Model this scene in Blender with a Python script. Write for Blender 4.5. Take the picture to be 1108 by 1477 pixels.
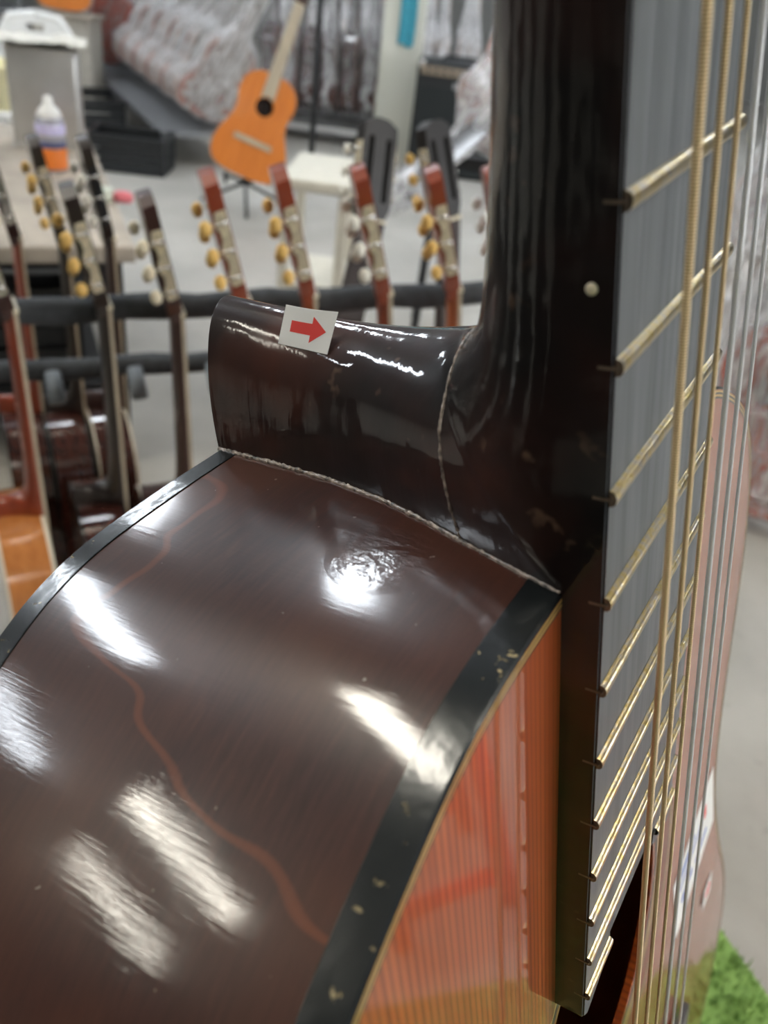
import bpy, bmesh, math, random
from mathutils import Vector, Matrix, noise

# ------------------------------------------------------------------ scene, camera, light
scene = bpy.context.scene
for o in list(bpy.data.objects):
    bpy.data.objects.remove(o)
COL = scene.collection
random.seed(7)

CAM_H = 1.25
FPX = 1239.73
CR = Vector((0.9912187, 0.07230774, 0.11071173))
CU = Vector((-0.13223274, 0.54201999, 0.82989688))
CF = Vector((0.0, 0.837249, -0.54682180))
CPOS = Vector((0, 0, CAM_H))
cam = bpy.data.cameras.new('camera')
cam.sensor_width = 36.0
cam.lens = FPX / 1477 * 36.0
cam.clip_start = 0.01
cam.clip_end = 200
cam.dof.use_dof = True
cam.dof.focus_distance = 0.186
cam.dof.aperture_fstop = 17.5
camo = bpy.data.objects.new('camera', cam)
COL.objects.link(camo)
M = Matrix.Identity(4)
for r in range(3):
    M[r][0] = CR[r]; M[r][1] = CU[r]; M[r][2] = -CF[r]; M[r][3] = CPOS[r]
camo.matrix_world = M
scene.camera = camo

world = bpy.data.worlds.new('world')
scene.world = world
world.use_nodes = True
world.node_tree.nodes['Background'].inputs[0].default_value = (0.80, 0.86, 0.95, 1)
world.node_tree.nodes['Background'].inputs[1].default_value = 0.35

vs = scene.view_settings
vs.view_transform = 'Standard'
vs.look = 'None'
vs.gamma = 1
vs.use_curve_mapping = False
vs.exposure = 0.35

LAMP = 26.0     # emission of the ceiling tubes

# ------------------------------------------------------------------ helpers
def ray(px, py):
    d = CR * ((px - 554) / FPX) - CU * ((py - 738.5) / FPX) + CF
    return d.normalized()

def at(px, py, t):
    return CPOS + ray(px, py) * t

def atz(px, py, z):
    d = ray(px, py)
    return CPOS + d * ((z - CAM_H) / d.z)

def aty(px, py, y):
    d = ray(px, py)
    return CPOS + d * (y / d.y)

def tag(o, label=None, cat=None, group=None, kind=None):
    if label: o['label'] = label
    if cat: o['category'] = cat
    if group: o['group'] = group
    if kind: o['kind'] = kind
    return o

def empty(name, loc=(0, 0, 0), rz=0.0, mat=None):
    o = bpy.data.objects.new(name, None)
    o.empty_display_size = 0.05
    COL.objects.link(o)
    if mat is not None:
        o.matrix_world = mat
    else:
        o.location = loc
        o.rotation_euler = (0, 0, rz)
    return o

def link(name, me, mat=None, parent=None, loc=None, rot=None):
    o = bpy.data.objects.new(name, me)
    COL.objects.link(o)
    if mat is not None:
        if len(me.materials) == 0:
            me.materials.append(mat)
        else:
            o.material_slots[0].link = 'OBJECT'
            o.material_slots[0].material = mat
    if parent is not None:
        o.parent = parent
    if loc is not None: o.location = loc
    if rot is not None: o.rotation_euler = rot
    return o

class MB:
    """collects vertices and faces for one mesh"""
    def __init__(self):
        self.v = []; self.f = []; self.smooth = []
    def add(self, vs_, fs, smooth=False):
        n = len(self.v)
        self.v += [tuple(p) for p in vs_]
        for f in fs:
            self.f.append(tuple(i + n for i in f)); self.smooth.append(smooth)
        return self
    def box(self, c, s, R=None, taper=1.0):
        x, y, z = s[0] / 2, s[1] / 2, s[2] / 2
        P = []
        for k in (-1, 1):
            t = taper if k > 0 else 1.0
            for (a, b) in ((-1, -1), (1, -1), (1, 1), (-1, 1)):
                p = Vector((a * x * t, b * y * t, k * z))
                if R is not None: p = R @ p
                P.append(p + Vector(c))
        return self.add(P, [(0, 3, 2, 1), (4, 5, 6, 7), (0, 1, 5, 4), (1, 2, 6, 5), (2, 3, 7, 6), (3, 0, 4, 7)])
    def rbox(self, c, s, r=0.01, R=None):
        """box with bevelled vertical and horizontal edges"""
        bm = bmesh.new()
        bmesh.ops.create_cube(bm, size=1)
        for v in bm.verts:
            v.co = Vector((v.co.x * s[0], v.co.y * s[1], v.co.z * s[2]))
        bmesh.ops.bevel(bm, geom=bm.edges[:], offset=r, segments=2, profile=0.6, affect='EDGES')
        P = []
        for v in bm.verts:
            p = v.co.copy()
            if R is not None: p = R @ p
            P.append(p + Vector(c))
        bm.verts.index_update()
        F = [tuple(v.index for v in f.verts) for f in bm.faces]
        bm.free()
        return self.add(P, F, True)
    def tube(self, pts, rad, n=10, cap=True, smooth=True):
        pts = [Vector(p) for p in pts]
        m = len(pts)
        rad = rad if isinstance(rad, (list, tuple)) else [rad] * m
        t0 = (pts[1] - pts[0]).normalized()
        a = Vector((0, 0, 1)) if abs(t0.z) < 0.9 else Vector((1, 0, 0))
        u = t0.cross(a).normalized()
        P = []
        for i in range(m):
            if i == 0: t = pts[1] - pts[0]
            elif i == m - 1: t = pts[-1] - pts[-2]
            else: t = pts[i + 1] - pts[i - 1]
            t.normalize()
            u = (u - t * u.dot(t)).normalized()
            w = t.cross(u)
            for k in range(n):
                an = 2 * math.pi * k / n
                P.append(pts[i] + (u * math.cos(an) + w * math.sin(an)) * rad[i])
        F = []
        for i in range(m - 1):
            for k in range(n):
                F.append((i * n + k, i * n + (k + 1) % n, (i + 1) * n + (k + 1) % n, (i + 1) * n + k))
        if cap:
            F.append(tuple(range(n - 1, -1, -1)))
            F.append(tuple((m - 1) * n + k for k in range(n)))
        return self.add(P, F, smooth)
    def lathe(self, prof, c=(0, 0, 0), n=20, sx=1.0, sy=1.0, R=None, smooth=True):
        P = []
        for (r, z) in prof:
            for k in range(n):
                an = 2 * math.pi * k / n
                p = Vector((r * math.cos(an) * sx, r * math.sin(an) * sy, z))
                if R is not None: p = R @ p
                P.append(p + Vector(c))
        F = []
        m = len(prof)
        for i in range(m - 1):
            for k in range(n):
                F.append((i * n + k, i * n + (k + 1) % n, (i + 1) * n + (k + 1) % n, (i + 1) * n + k))
        F.append(tuple(range(n - 1, -1, -1)))
        F.append(tuple((m - 1) * n + k for k in range(n)))
        return self.add(P, F, smooth)
    def prism(self, poly, z0, z1, fn=None):
        """extruded polygon (xy list); fn maps (x, y, z) to a point"""
        n = len(poly)
        P = [(x, y, z0) for x, y in poly] + [(x, y, z1) for x, y in poly]
        if fn: P = [fn(*p) for p in P]
        F = [tuple(range(n - 1, -1, -1)), tuple(range(n, 2 * n))]
        F += [(i, (i + 1) % n, n + (i + 1) % n, n + i) for i in range(n)]
        return self.add(P, F)
    def mesh(self, name):
        me = bpy.data.meshes.new(name)
        me.from_pydata(self.v, [], self.f)
        me.polygons.foreach_set('use_smooth', self.smooth)
        me.update()
        bm = bmesh.new(); bm.from_mesh(me)
        bmesh.ops.recalc_face_normals(bm, faces=bm.faces[:])
        bm.to_mesh(me); bm.free()
        return me
    def build(self, name, mat, parent=None, loc=None, rot=None):
        return link(name, self.mesh(name), mat, parent, loc, rot)

def catmull(pts, n=8):
    P = [Vector(p) for p in pts]
    P = [2 * P[0] - P[1]] + P + [2 * P[-1] - P[-2]]
    out = []
    for i in range(1, len(P) - 2):
        a, b, c, d = P[i - 1:i + 3]
        for k in range(n):
            t = k / n
            out.append(0.5 * (2 * b + (c - a) * t + (2 * a - 5 * b + 4 * c - d) * t * t + (3 * b - a - 3 * c + d) * t ** 3))
    out.append(P[-2])
    return out

def interp(tab, x):
    for i in range(len(tab) - 1):
        (a, u), (b, v) = tab[i], tab[i + 1]
        if (a <= x <= b) or (b <= x <= a):
            return u + (v - u) * ((x - a) / (b - a) if b != a else 0)
    return tab[0][1] if abs(x - tab[0][0]) < abs(x - tab[-1][0]) else tab[-1][1]

# ------------------------------------------------------------------ materials
def newmat(name):
    m = bpy.data.materials.new(name)
    m.use_nodes = True
    nt = m.node_tree
    return m, nt, nt.nodes['Principled BSDF']

def setp(b, **kw):
    names = dict(col='Base Color', rough='Roughness', metal='Metallic', coat='Coat Weight', coatr='Coat Roughness',
                 spec='Specular IOR Level', trans='Transmission Weight', ior='IOR', alpha='Alpha',
                 emis='Emission Color', emstr='Emission Strength', sheen='Sheen Weight')
    for k, v in kw.items():
        i = b.inputs[names[k]]
        i.default_value = (*v, 1) if k in ('col', 'emis') else v

def plain(name, col, rough=0.5, var=0.12, scale=30.0, bump=0.0, **kw):
    """a plain procedural finish: base colour with a little noise in value"""
    m, nt, b = newmat(name)
    setp(b, col=col, rough=rough, **kw)
    tc = nt.nodes.new('ShaderNodeTexCoord')
    nz = nt.nodes.new('ShaderNodeTexNoise')
    nz.inputs['Scale'].default_value = scale
    nz.inputs['Detail'].default_value = 4
    nt.links.new(tc.outputs['Object'], nz.inputs['Vector'])
    rp = nt.nodes.new('ShaderNodeValToRGB')
    rp.color_ramp.elements[0].position = 0.3
    rp.color_ramp.elements[1].position = 0.7
    rp.color_ramp.elements[0].color = tuple(c * (1 - var) for c in col) + (1,)
    rp.color_ramp.elements[1].color = tuple(min(1, c * (1 + var)) for c in col) + (1,)
    nt.links.new(nz.outputs['Fac'], rp.inputs['Fac'])
    nt.links.new(rp.outputs['Color'], b.inputs['Base Color'])
    if bump > 0:
        bp = nt.nodes.new('ShaderNodeBump')
        bp.inputs['Strength'].default_value = bump
        bp.inputs['Distance'].default_value = 0.002
        nt.links.new(nz.outputs['Fac'], bp.inputs['Height'])
        nt.links.new(bp.outputs['Normal'], b.inputs['Normal'])
    return m

def N(nt, kind, **props):
    n = nt.nodes.new(kind)
    for k, v in props.items():
        setattr(n, k, v)
    return n

def mapped(nt, scale, rot=(0, 0, 0), loc=(0, 0, 0)):
    tc = N(nt, 'ShaderNodeTexCoord')
    mp = N(nt, 'ShaderNodeMapping')
    mp.inputs['Scale'].default_value = scale
    mp.inputs['Rotation'].default_value = rot
    mp.inputs['Location'].default_value = loc
    nt.links.new(tc.outputs['Object'], mp.inputs['Vector'])
    return mp.outputs['Vector']

def noise_n(nt, vec, scale, detail=4, rough=0.55, dist=0.0):
    n = N(nt, 'ShaderNodeTexNoise')
    n.inputs['Scale'].default_value = scale
    n.inputs['Detail'].default_value = detail
    n.inputs['Roughness'].default_value = rough
    n.inputs['Distortion'].default_value = dist
    nt.links.new(vec, n.inputs['Vector'])
    return n.outputs['Fac']

def ramp(nt, fac, stops):
    r = N(nt, 'ShaderNodeValToRGB')
    els = r.color_ramp.elements
    while len(els) < len(stops):
        els.new(0.5)
    for e, (p, c) in zip(els, stops):
        e.position = p
        e.color = (*c, 1) if len(c) == 3 else c
    nt.links.new(fac, r.inputs['Fac'])
    return r.outputs['Color']

def mixc(nt, fac, a, b, mode='MIX'):
    m = N(nt, 'ShaderNodeMix', data_type='RGBA', blend_type=mode)
    if isinstance(fac, float): m.inputs[0].default_value = fac
    else: nt.links.new(fac, m.inputs[0])
    for i, s in ((6, a), (7, b)):
        if isinstance(s, tuple): m.inputs[i].default_value = (*s, 1)
        else: nt.links.new(s, m.inputs[i])
    return m.outputs[2]

def bumpn(nt, b, fac, strength, dist):
    bp = N(nt, 'ShaderNodeBump')
    bp.inputs['Strength'].default_value = strength
    bp.inputs['Distance'].default_value = dist
    nt.links.new(fac, bp.inputs['Height'])
    prev = b.inputs['Normal'].links
    if prev:
        nt.links.new(prev[0].from_socket, bp.inputs['Normal'])
    nt.links.new(bp.outputs['Normal'], b.inputs['Normal'])

def coatbump(nt, b):
    nt.links.new(b.inputs['Normal'].links[0].from_socket, b.inputs['Coat Normal'])

# dark lacquered side wood with orange veins and fine scratches
def mat_side():
    m, nt, b = newmat('dark_lacquered_rosewood')
    setp(b, rough=0.34, coat=0.85, coatr=0.09, spec=0.3)
    v = mapped(nt, (1, 1, 1))
    grain = noise_n(nt, mapped(nt, (26, 26, 200)), 5.0, 6, 0.6)
    base = ramp(nt, grain, [(0.25, (0.026, 0.010, 0.008)), (0.6, (0.05, 0.018, 0.014)), (0.85, (0.085, 0.030, 0.020))])
    big = noise_n(nt, v, 22, 3)
    base2 = mixc(nt, ramp(nt, big, [(0.35, (0, 0, 0)), (0.7, (1, 1, 1))]), base, (0.080, 0.026, 0.013))
    vein = N(nt, 'ShaderNodeTexWave', wave_type='BANDS', bands_direction='DIAGONAL')
    vein.inputs['Scale'].default_value = 3.2
    vein.inputs['Distortion'].default_value = 7
    vein.inputs['Detail'].default_value = 3
    vein.inputs['Detail Scale'].default_value = 2.2
    vein.inputs['Phase Offset'].default_value = 2.0
    nt.links.new(mapped(nt, (2.2, 2.2, 1.0), (0.2, 0.3, 0)), vein.inputs['Vector'])
    vm = ramp(nt, vein.outputs['Fac'], [(0.997, (0, 0, 0)), (1.0, (0.34, 0.34, 0.34))])
    c = mixc(nt, vm, base2, (0.26, 0.068, 0.024))
    speck = noise_n(nt, v, 420, 2)
    c = mixc(nt, ramp(nt, speck, [(0.735, (0, 0, 0)), (0.76, (0.6, 0.6, 0.6))]), c, (0.35, 0.30, 0.27))
    nt.links.new(c, b.inputs['Base Color'])
    # haze of fine scratches in the coat
    scr = noise_n(nt, mapped(nt, (900, 900, 40), (0, 0.0, 0.3)), 1.0, 4, 0.7)
    rr = ramp(nt, noise_n(nt, v, 45, 4), [(0.3, (0.045,) * 3), (0.7, (0.12,) * 3)])
    nt.links.new(rr, b.inputs['Coat Roughness'])
    bumpn(nt, b, scr, 0.09, 0.00025)
    bumpn(nt, b, noise_n(nt, v, 26, 2), 0.12, 0.0012)
    dist = N(nt, 'ShaderNodeVectorMath', operation='DISTANCE')
    nt.links.new(mapped(nt, (1, 1, 1)), dist.inputs[0])
    dist.inputs[1].default_value = (-0.0325, 0.4958, 0.0105)      # worn patch below the heel
    pm = ramp(nt, dist.outputs['Value'], [(0.002, (1, 1, 1)), (0.012, (0, 0, 0))])
    pn = mixc(nt, pm, (0, 0, 0), noise_n(nt, mapped(nt, (1, 1, 0.5)), 380, 3, 0.6))
    bumpn(nt, b, pn, 0.28, 0.0010)
    coatbump(nt, b)
    return m

def mat_black_binding():
    m, nt, b = newmat('black_binding')
    setp(b, rough=0.25, coat=0.5, coatr=0.1)
    v = mapped(nt, (1, 1, 1))
    f = noise_n(nt, v, 330, 3, 0.6)
    big = noise_n(nt, v, 55, 2)
    chip = mixc(nt, ramp(nt, big, [(0.52, (0, 0, 0)), (0.62, (1, 1, 1))]), (0.0, 0.0, 0.0), ramp(nt, f, [(0.64, (0, 0, 0)), (0.68, (1, 1, 1))]))
    c = mixc(nt, chip, (0.008, 0.010, 0.011), (0.38, 0.30, 0.16))
    nt.links.new(c, b.inputs['Base Color'])
    bumpn(nt, b, noise_n(nt, v, 120, 3), 0.25, 0.0006)
    coatbump(nt, b)
    return m

def mat_cedar():
    m, nt, b = newmat('red_cedar_soundboard')
    setp(b, rough=0.35, coat=1.0, coatr=0.05)
    b.inputs['Coat IOR'].default_value = 1.5
    g = noise_n(nt, mapped(nt, (520, 4, 4)), 1.0, 3, 0.6)
    c = ramp(nt, g, [(0.32, (0.34, 0.060, 0.010)), (0.5, (0.46, 0.092, 0.015)), (0.68, (0.55, 0.125, 0.022))])
    wv = N(nt, 'ShaderNodeTexWave', wave_type='BANDS', bands_direction='X')
    wv.inputs['Scale'].default_value = 170
    wv.inputs['Distortion'].default_value = 1.2
    wv.inputs['Detail'].default_value = 1
    nt.links.new(mapped(nt, (1, 0.02, 0.02)), wv.inputs['Vector'])
    c = mixc(nt, ramp(nt, wv.outputs['Fac'], [(0.55, (0, 0, 0)), (0.95, (0.75, 0.75, 0.75))]), c, (0.17, 0.026, 0.006))
    g2 = noise_n(nt, mapped(nt, (60, 3, 3)), 1.0, 2)
    c = mixc(nt, ramp(nt, g2, [(0.4, (0, 0, 0)), (0.65, (0.5, 0.5, 0.5))]), c, (0.30, 0.055, 0.012))
    nt.links.new(c, b.inputs['Base Color'])
    bumpn(nt, b, g, 0.05, 0.0003)
    return m

def mat_neck():
    m, nt, b = newmat('dark_lacquered_mahogany')
    setp(b, rough=0.4, coat=0.8, coatr=0.07, spec=0.12)
    v = mapped(nt, (1, 1, 1))
    f = noise_n(nt, v, 26, 3, 0.55)
    c = ramp(nt, f, [(0.36, (0.005, 0.0040, 0.0040)), (0.52, (0.018, 0.006, 0.0045)), (0.72, (0.075, 0.018, 0.009))])
    ch = noise_n(nt, v, 190, 2)
    bg = noise_n(nt, v, 40, 1)
    chip = mixc(nt, ramp(nt, bg, [(0.60, (0, 0, 0)), (0.66, (1, 1, 1))]), (0, 0, 0), ramp(nt, ch, [(0.62, (0, 0, 0)), (0.70, (0.6, 0.6, 0.6))]))
    c = mixc(nt, chip, c, (0.14, 0.085, 0.055))
    nt.links.new(c, b.inputs['Base Color'])
    bumpn(nt, b, noise_n(nt, mapped(nt, (1, 0.12, 1)), 200, 3), 0.18, 0.0007)
    bumpn(nt, b, noise_n(nt, v, 75, 2), 0.32, 0.0010)
    coatbump(nt, b)
    rr = ramp(nt, noise_n(nt, v, 70, 4), [(0.35, (0.04,) * 3), (0.75, (0.16,) * 3)])
    nt.links.new(rr, b.inputs['Coat Roughness'])
    return m

def mat_ebony():
    m, nt, b = newmat('worn_ebony')
    setp(b, rough=0.46, spec=0.55)
    g = noise_n(nt, mapped(nt, (320, 9, 60)), 1.0, 4, 0.6)
    c = ramp(nt, g, [(0.3, (0.070, 0.077, 0.085)), (0.7, (0.160, 0.172, 0.186))])
    sp = noise_n(nt, mapped(nt, (1, 1, 1)), 900, 2)
    c = mixc(nt, ramp(nt, sp, [(0.74, (0, 0, 0)), (0.78, (0.5, 0.5, 0.5))]), c, (0.25, 0.25, 0.25))
    nt.links.new(c, b.inputs['Base Color'])
    bumpn(nt, b, g, 0.12, 0.0003)
    return m

def mat_fret():
    m, nt, b = newmat('tarnished_brass_fret')
    setp(b, rough=0.28, metal=1.0)
    f = noise_n(nt, mapped(nt, (1, 1, 1)), 700, 3)
    c = ramp(nt, f, [(0.38, (0.50, 0.45, 0.38)), (0.55, (0.62, 0.50, 0.27)), (0.72, (0.50, 0.37, 0.12))])  # yellow reflection on the nickel frets is put into the colour
    nt.links.new(c, b.inputs['Base Color'])
    bumpn(nt, b, f, 0.2, 0.0003)
    return m

def mat_wound():
    m, nt, b = newmat('wound_bronze_string')
    setp(b, rough=0.32, metal=0.35)
    w = N(nt, 'ShaderNodeTexWave', wave_type='BANDS', bands_direction='Y')
    w.inputs['Scale'].default_value = 1.0
    nt.links.new(mapped(nt, (0, 720, 0)), w.inputs['Vector'])
    c = ramp(nt, w.outputs['Fac'], [(0.15, (0.55, 0.36, 0.17)), (0.6, (1.0, 0.80, 0.50))])
    nt.links.new(c, b.inputs['Base Color'])
    bumpn(nt, b, w.outputs['Fac'], 0.6, 0.0002)
    return m

def wood(name, lo, hi, rough=0.3, coat=0.6, scale=(60, 4, 60)):
    m, nt, b = newmat(name)
    setp(b, rough=rough, coat=coat, coatr=0.08)
    g = noise_n(nt, mapped(nt, scale), 1.0, 4, 0.6)
    nt.links.new(ramp(nt, g, [(0.3, lo), (0.7, hi)]), b.inputs['Base Color'])
    return m

def mat_concrete():
    m, nt, b = newmat('worn_concrete')
    setp(b, rough=0.5, spec=0.4)
    v = mapped(nt, (1, 1, 1))
    f = noise_n(nt, v, 1.7, 6, 0.6)
    c = ramp(nt, f, [(0.3, (0.33, 0.31, 0.275)), (0.55, (0.43, 0.41, 0.37)), (0.75, (0.50, 0.48, 0.44))])
    s = noise_n(nt, v, 16, 5, 0.7)
    c = mixc(nt, ramp(nt, s, [(0.60, (0, 0, 0)), (0.75, (0.6, 0.6, 0.6))]), c, (0.20, 0.185, 0.165))
    nt.links.new(c, b.inputs['Base Color'])
    bumpn(nt, b, noise_n(nt, v, 60, 4), 0.2, 0.003)
    return m

def mat_plastic(name='crinkled_clear_film', tint=(0.93, 0.93, 0.95), dens=0.45):
    """thin polythene film: partly see-through, milky where it folds, sharp glints"""
    m, nt, b = newmat(name)
    nt.nodes.remove(b)
    out = nt.nodes['Material Output']
    v = mapped(nt, (1, 1, 1))
    fold = noise_n(nt, mapped(nt, (26, 6, 26)), 1.5, 5, 0.62, 1.2)
    bp = N(nt, 'ShaderNodeBump')
    bp.inputs['Strength'].default_value = 1.0
    bp.inputs['Distance'].default_value = 0.045
    nt.links.new(fold, bp.inputs['Height'])
    gl = N(nt, 'ShaderNodeBsdfGlossy')
    gl.inputs['Roughness'].default_value = 0.16
    gl.inputs['Color'].default_value = (1, 1, 1, 1)
    nt.links.new(bp.outputs['Normal'], gl.inputs['Normal'])
    df = N(nt, 'ShaderNodeBsdfDiffuse')
    df.inputs['Color'].default_value = (*tint, 1)
    nt.links.new(bp.outputs['Normal'], df.inputs['Normal'])
    tl = N(nt, 'ShaderNodeBsdfTranslucent')
    tl.inputs['Color'].default_value = (*tint, 1)
    tr = N(nt, 'ShaderNodeBsdfTransparent')
    tr.inputs['Color'].default_value = (0.97, 0.97, 0.97, 1)
    ms = N(nt, 'ShaderNodeMixShader'); ms.inputs[0].default_value = 0.15
    nt.links.new(df.outputs[0], ms.inputs[1]); nt.links.new(tl.outputs[0], ms.inputs[2])
    mg = N(nt, 'ShaderNodeMixShader'); mg.inputs[0].default_value = 0.38
    nt.links.new(ms.outputs[0], mg.inputs[1]); nt.links.new(gl.outputs[0], mg.inputs[2])
    mx = N(nt, 'ShaderNodeMixShader')
    fac = ramp(nt, fold, [(0.38, (dens * 0.35,) * 3), (0.5, (dens * 0.95,) * 3), (0.62, (min(1, dens * 1.9),) * 3)])
    nt.links.new(fac, mx.inputs[0])
    nt.links.new(tr.outputs[0], mx.inputs[1]); nt.links.new(mg.outputs[0], mx.inputs[2])
    nt.links.new(mx.outputs[0], out.inputs['Surface'])
    return m

def emit(name, col, s):
    m, nt, b = newmat(name)
    setp(b, col=(0.8, 0.8, 0.8), emis=col, emstr=s)
    return m

SIDE = mat_side(); BIND = mat_black_binding(); CEDAR = mat_cedar(); NECK = mat_neck(); EBONY = mat_ebony()
FRET = mat_fret(); WOUND = mat_wound()
NYLON = plain('clear_nylon', (0.92, 0.93, 0.95), 0.12, 0.03, spec=0.8, trans=0.30)
YELLOW = plain('yellow_purfling', (0.55, 0.34, 0.10), 0.35, 0.15, 200, coat=0.5)
DARKLINE = plain('black_purfling', (0.018, 0.012, 0.010), 0.35, 0.2, coat=0.5)
REDBROWN = plain('red_brown_rosette', (0.20, 0.04, 0.015), 0.35, 0.2, coat=0.5)
INNER = wood('raw_inner_wood', (0.58, 0.30, 0.13), (0.72, 0.42, 0.20), 0.7, 0.0)
IVORY = plain('ivory_plastic', (0.78, 0.70, 0.52), 0.3, 0.06)
CREAM = plain('cream_plastic', (0.80, 0.78, 0.70), 0.35, 0.06)
AMBER = plain('amber_plastic', (0.78, 0.50, 0.15), 0.3, 0.12)
PEARL = plain('pearl_plastic', (0.80, 0.81, 0.80), 0.25, 0.06)
GLUE = plain('old_lacquer_bead', (0.24, 0.19, 0.155), 0.28, 0.85, 700, bump=0.5, coat=0.6)
TUNERPLATE = plain('aged_brass_plate', (0.70, 0.62, 0.46), 0.35, 0.25, 120, metal=0.35)
TARNISH = plain('tarnished_fret_end', (0.16, 0.12, 0.09), 0.4, 0.4, 400, metal=0.6)
NICKEL = plain('nickel', (0.70, 0.69, 0.66), 0.25, 0.1, metal=1.0)
PAPER = plain('white_paper', (0.88, 0.88, 0.86), 0.6, 0.03)
REDINK = plain('red_ink', (0.80, 0.055, 0.045), 0.6, 0.06)
BLUEINK = plain('blue_ink', (0.12, 0.2, 0.55), 0.6, 0.05)
CONCRETE = mat_concrete()
FOAM = plain('grey_foam', (0.045, 0.050, 0.056), 0.75, 0.25, 60, bump=0.4)
PEG = plain('grey_rubber_peg', (0.16, 0.18, 0.20), 0.6, 0.15, 80)
BLACKMETAL = plain('black_steel', (0.012, 0.013, 0.015), 0.4, 0.2)
FILM = mat_plastic(dens=0.58)
FILM_DENSE = mat_plastic('milky_film', (0.99, 0.99, 1.0), 0.95)
FILM_CLEAR = mat_plastic('clear_film', (0.93, 0.93, 0.95), 0.28)
WHITEPLASTIC = plain('white_plastic', (0.80, 0.80, 0.78), 0.35, 0.03)

# ------------------------------------------------------------------ the hall
def struct(name, mb, mat, label, cat):
    return tag(mb.build(name, mat), label, cat, kind='structure')

struct('floor', MB().box((0, 3, -0.05), (22, 26, 0.1)), CONCRETE, 'worn grey concrete floor of the hall', 'floor')
WALLM = plain('grey_wall_paint', (0.22, 0.22, 0.21), 0.8, 0.06, 2)
CEILM = plain('dark_roof_sheet', (0.09, 0.095, 0.10), 0.8, 0.05, 2)
struct('wall_back', MB().box((0, 13.55, 2.5), (22, 0.1, 5.0)), WALLM, 'dull grey painted wall at the far end of the hall', 'wall')
struct('wall_left', MB().box((-10.55, 3, 2.5), (0.1, 21, 5.0)), WALLM, 'dull grey painted wall on the left of the hall', 'wall')
struct('wall_right', MB().box((10.55, 3, 2.5), (0.1, 21, 5.0)), WALLM, 'dull grey painted wall on the right of the hall', 'wall')
struct('wall_front', MB().box((0, -7.55, 2.5), (22, 0.1, 5.0)), WALLM, 'dull grey painted wall behind the camera', 'wall')
struct('ceiling', MB().box((0, 3, 5.05), (22, 21.2, 0.1)), CEILM, 'dark flat roof of the hall', 'ceiling')

FILL_PANE = emit('frosted_daylight_pane', (0.93, 0.96, 1.0), 8.5)  # unseen glowing panes added to light the fretboard from the right
FRAME = plain('aluminium_frame', (0.5, 0.5, 0.5), 0.4, 0.05, metal=0.6)
for k in range(3):
    y = -4.2 + 3.0 * k
    w = empty('window_%d' % (k + 1), (10.49, y, 1.9)); tag(w, ['frosted window nearest the front end of the right wall', 'middle frosted window of the right wall', 'frosted window farthest along the right wall'][k], 'window', kind='structure')
    for j in range(2):
        MB().box((0, -0.62 + 1.24 * j, 0), (0.01, 1.18, 2.3)).build('pane', FILL_PANE, w)
    for yy in (-1.24, 0, 1.24):
        MB().box((-0.01, yy, 0), (0.05, 0.06, 2.42)).build('mullion', FRAME, w)
    for zz in (-1.18, 1.18):
        MB().box((-0.01, 0, zz), (0.05, 2.54, 0.06)).build('rail', FRAME, w)
TUBE_COOL = emit('cool_tube', (0.86, 0.93, 1.0), LAMP)
TUBE_WARM = emit('warm_tube', (1.0, 0.95, 0.82), LAMP)
HOUSING = plain('white_lamp_housing', (0.7, 0.7, 0.7), 0.5, 0.03)

def ceiling_lamp(x, y, ln, wd, mat, label, rz=0.0, z=4.1):
    e = empty('tube_lamp', (x, y, z), rz)
    tag(e, label, 'lamp', 'tube lamps under the ceiling')
    MB().box((0, 0, 0.05), (wd + 0.05, ln + 0.06, 0.06)).build('housing', HOUSING, e)
    for s in (-1, 1):
        MB().tube([(s * wd * 0.25, -ln / 2, 0), (s * wd * 0.25, ln / 2, 0)], wd * 0.22, 10).build('tube', mat, e)
    for s in (-1, 1):
        MB().tube([(0, s * ln * 0.4, 0.08), (0, s * ln * 0.4, 5.0 - z)], 0.006, 6).build('hanger', BLACKMETAL, e)

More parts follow.
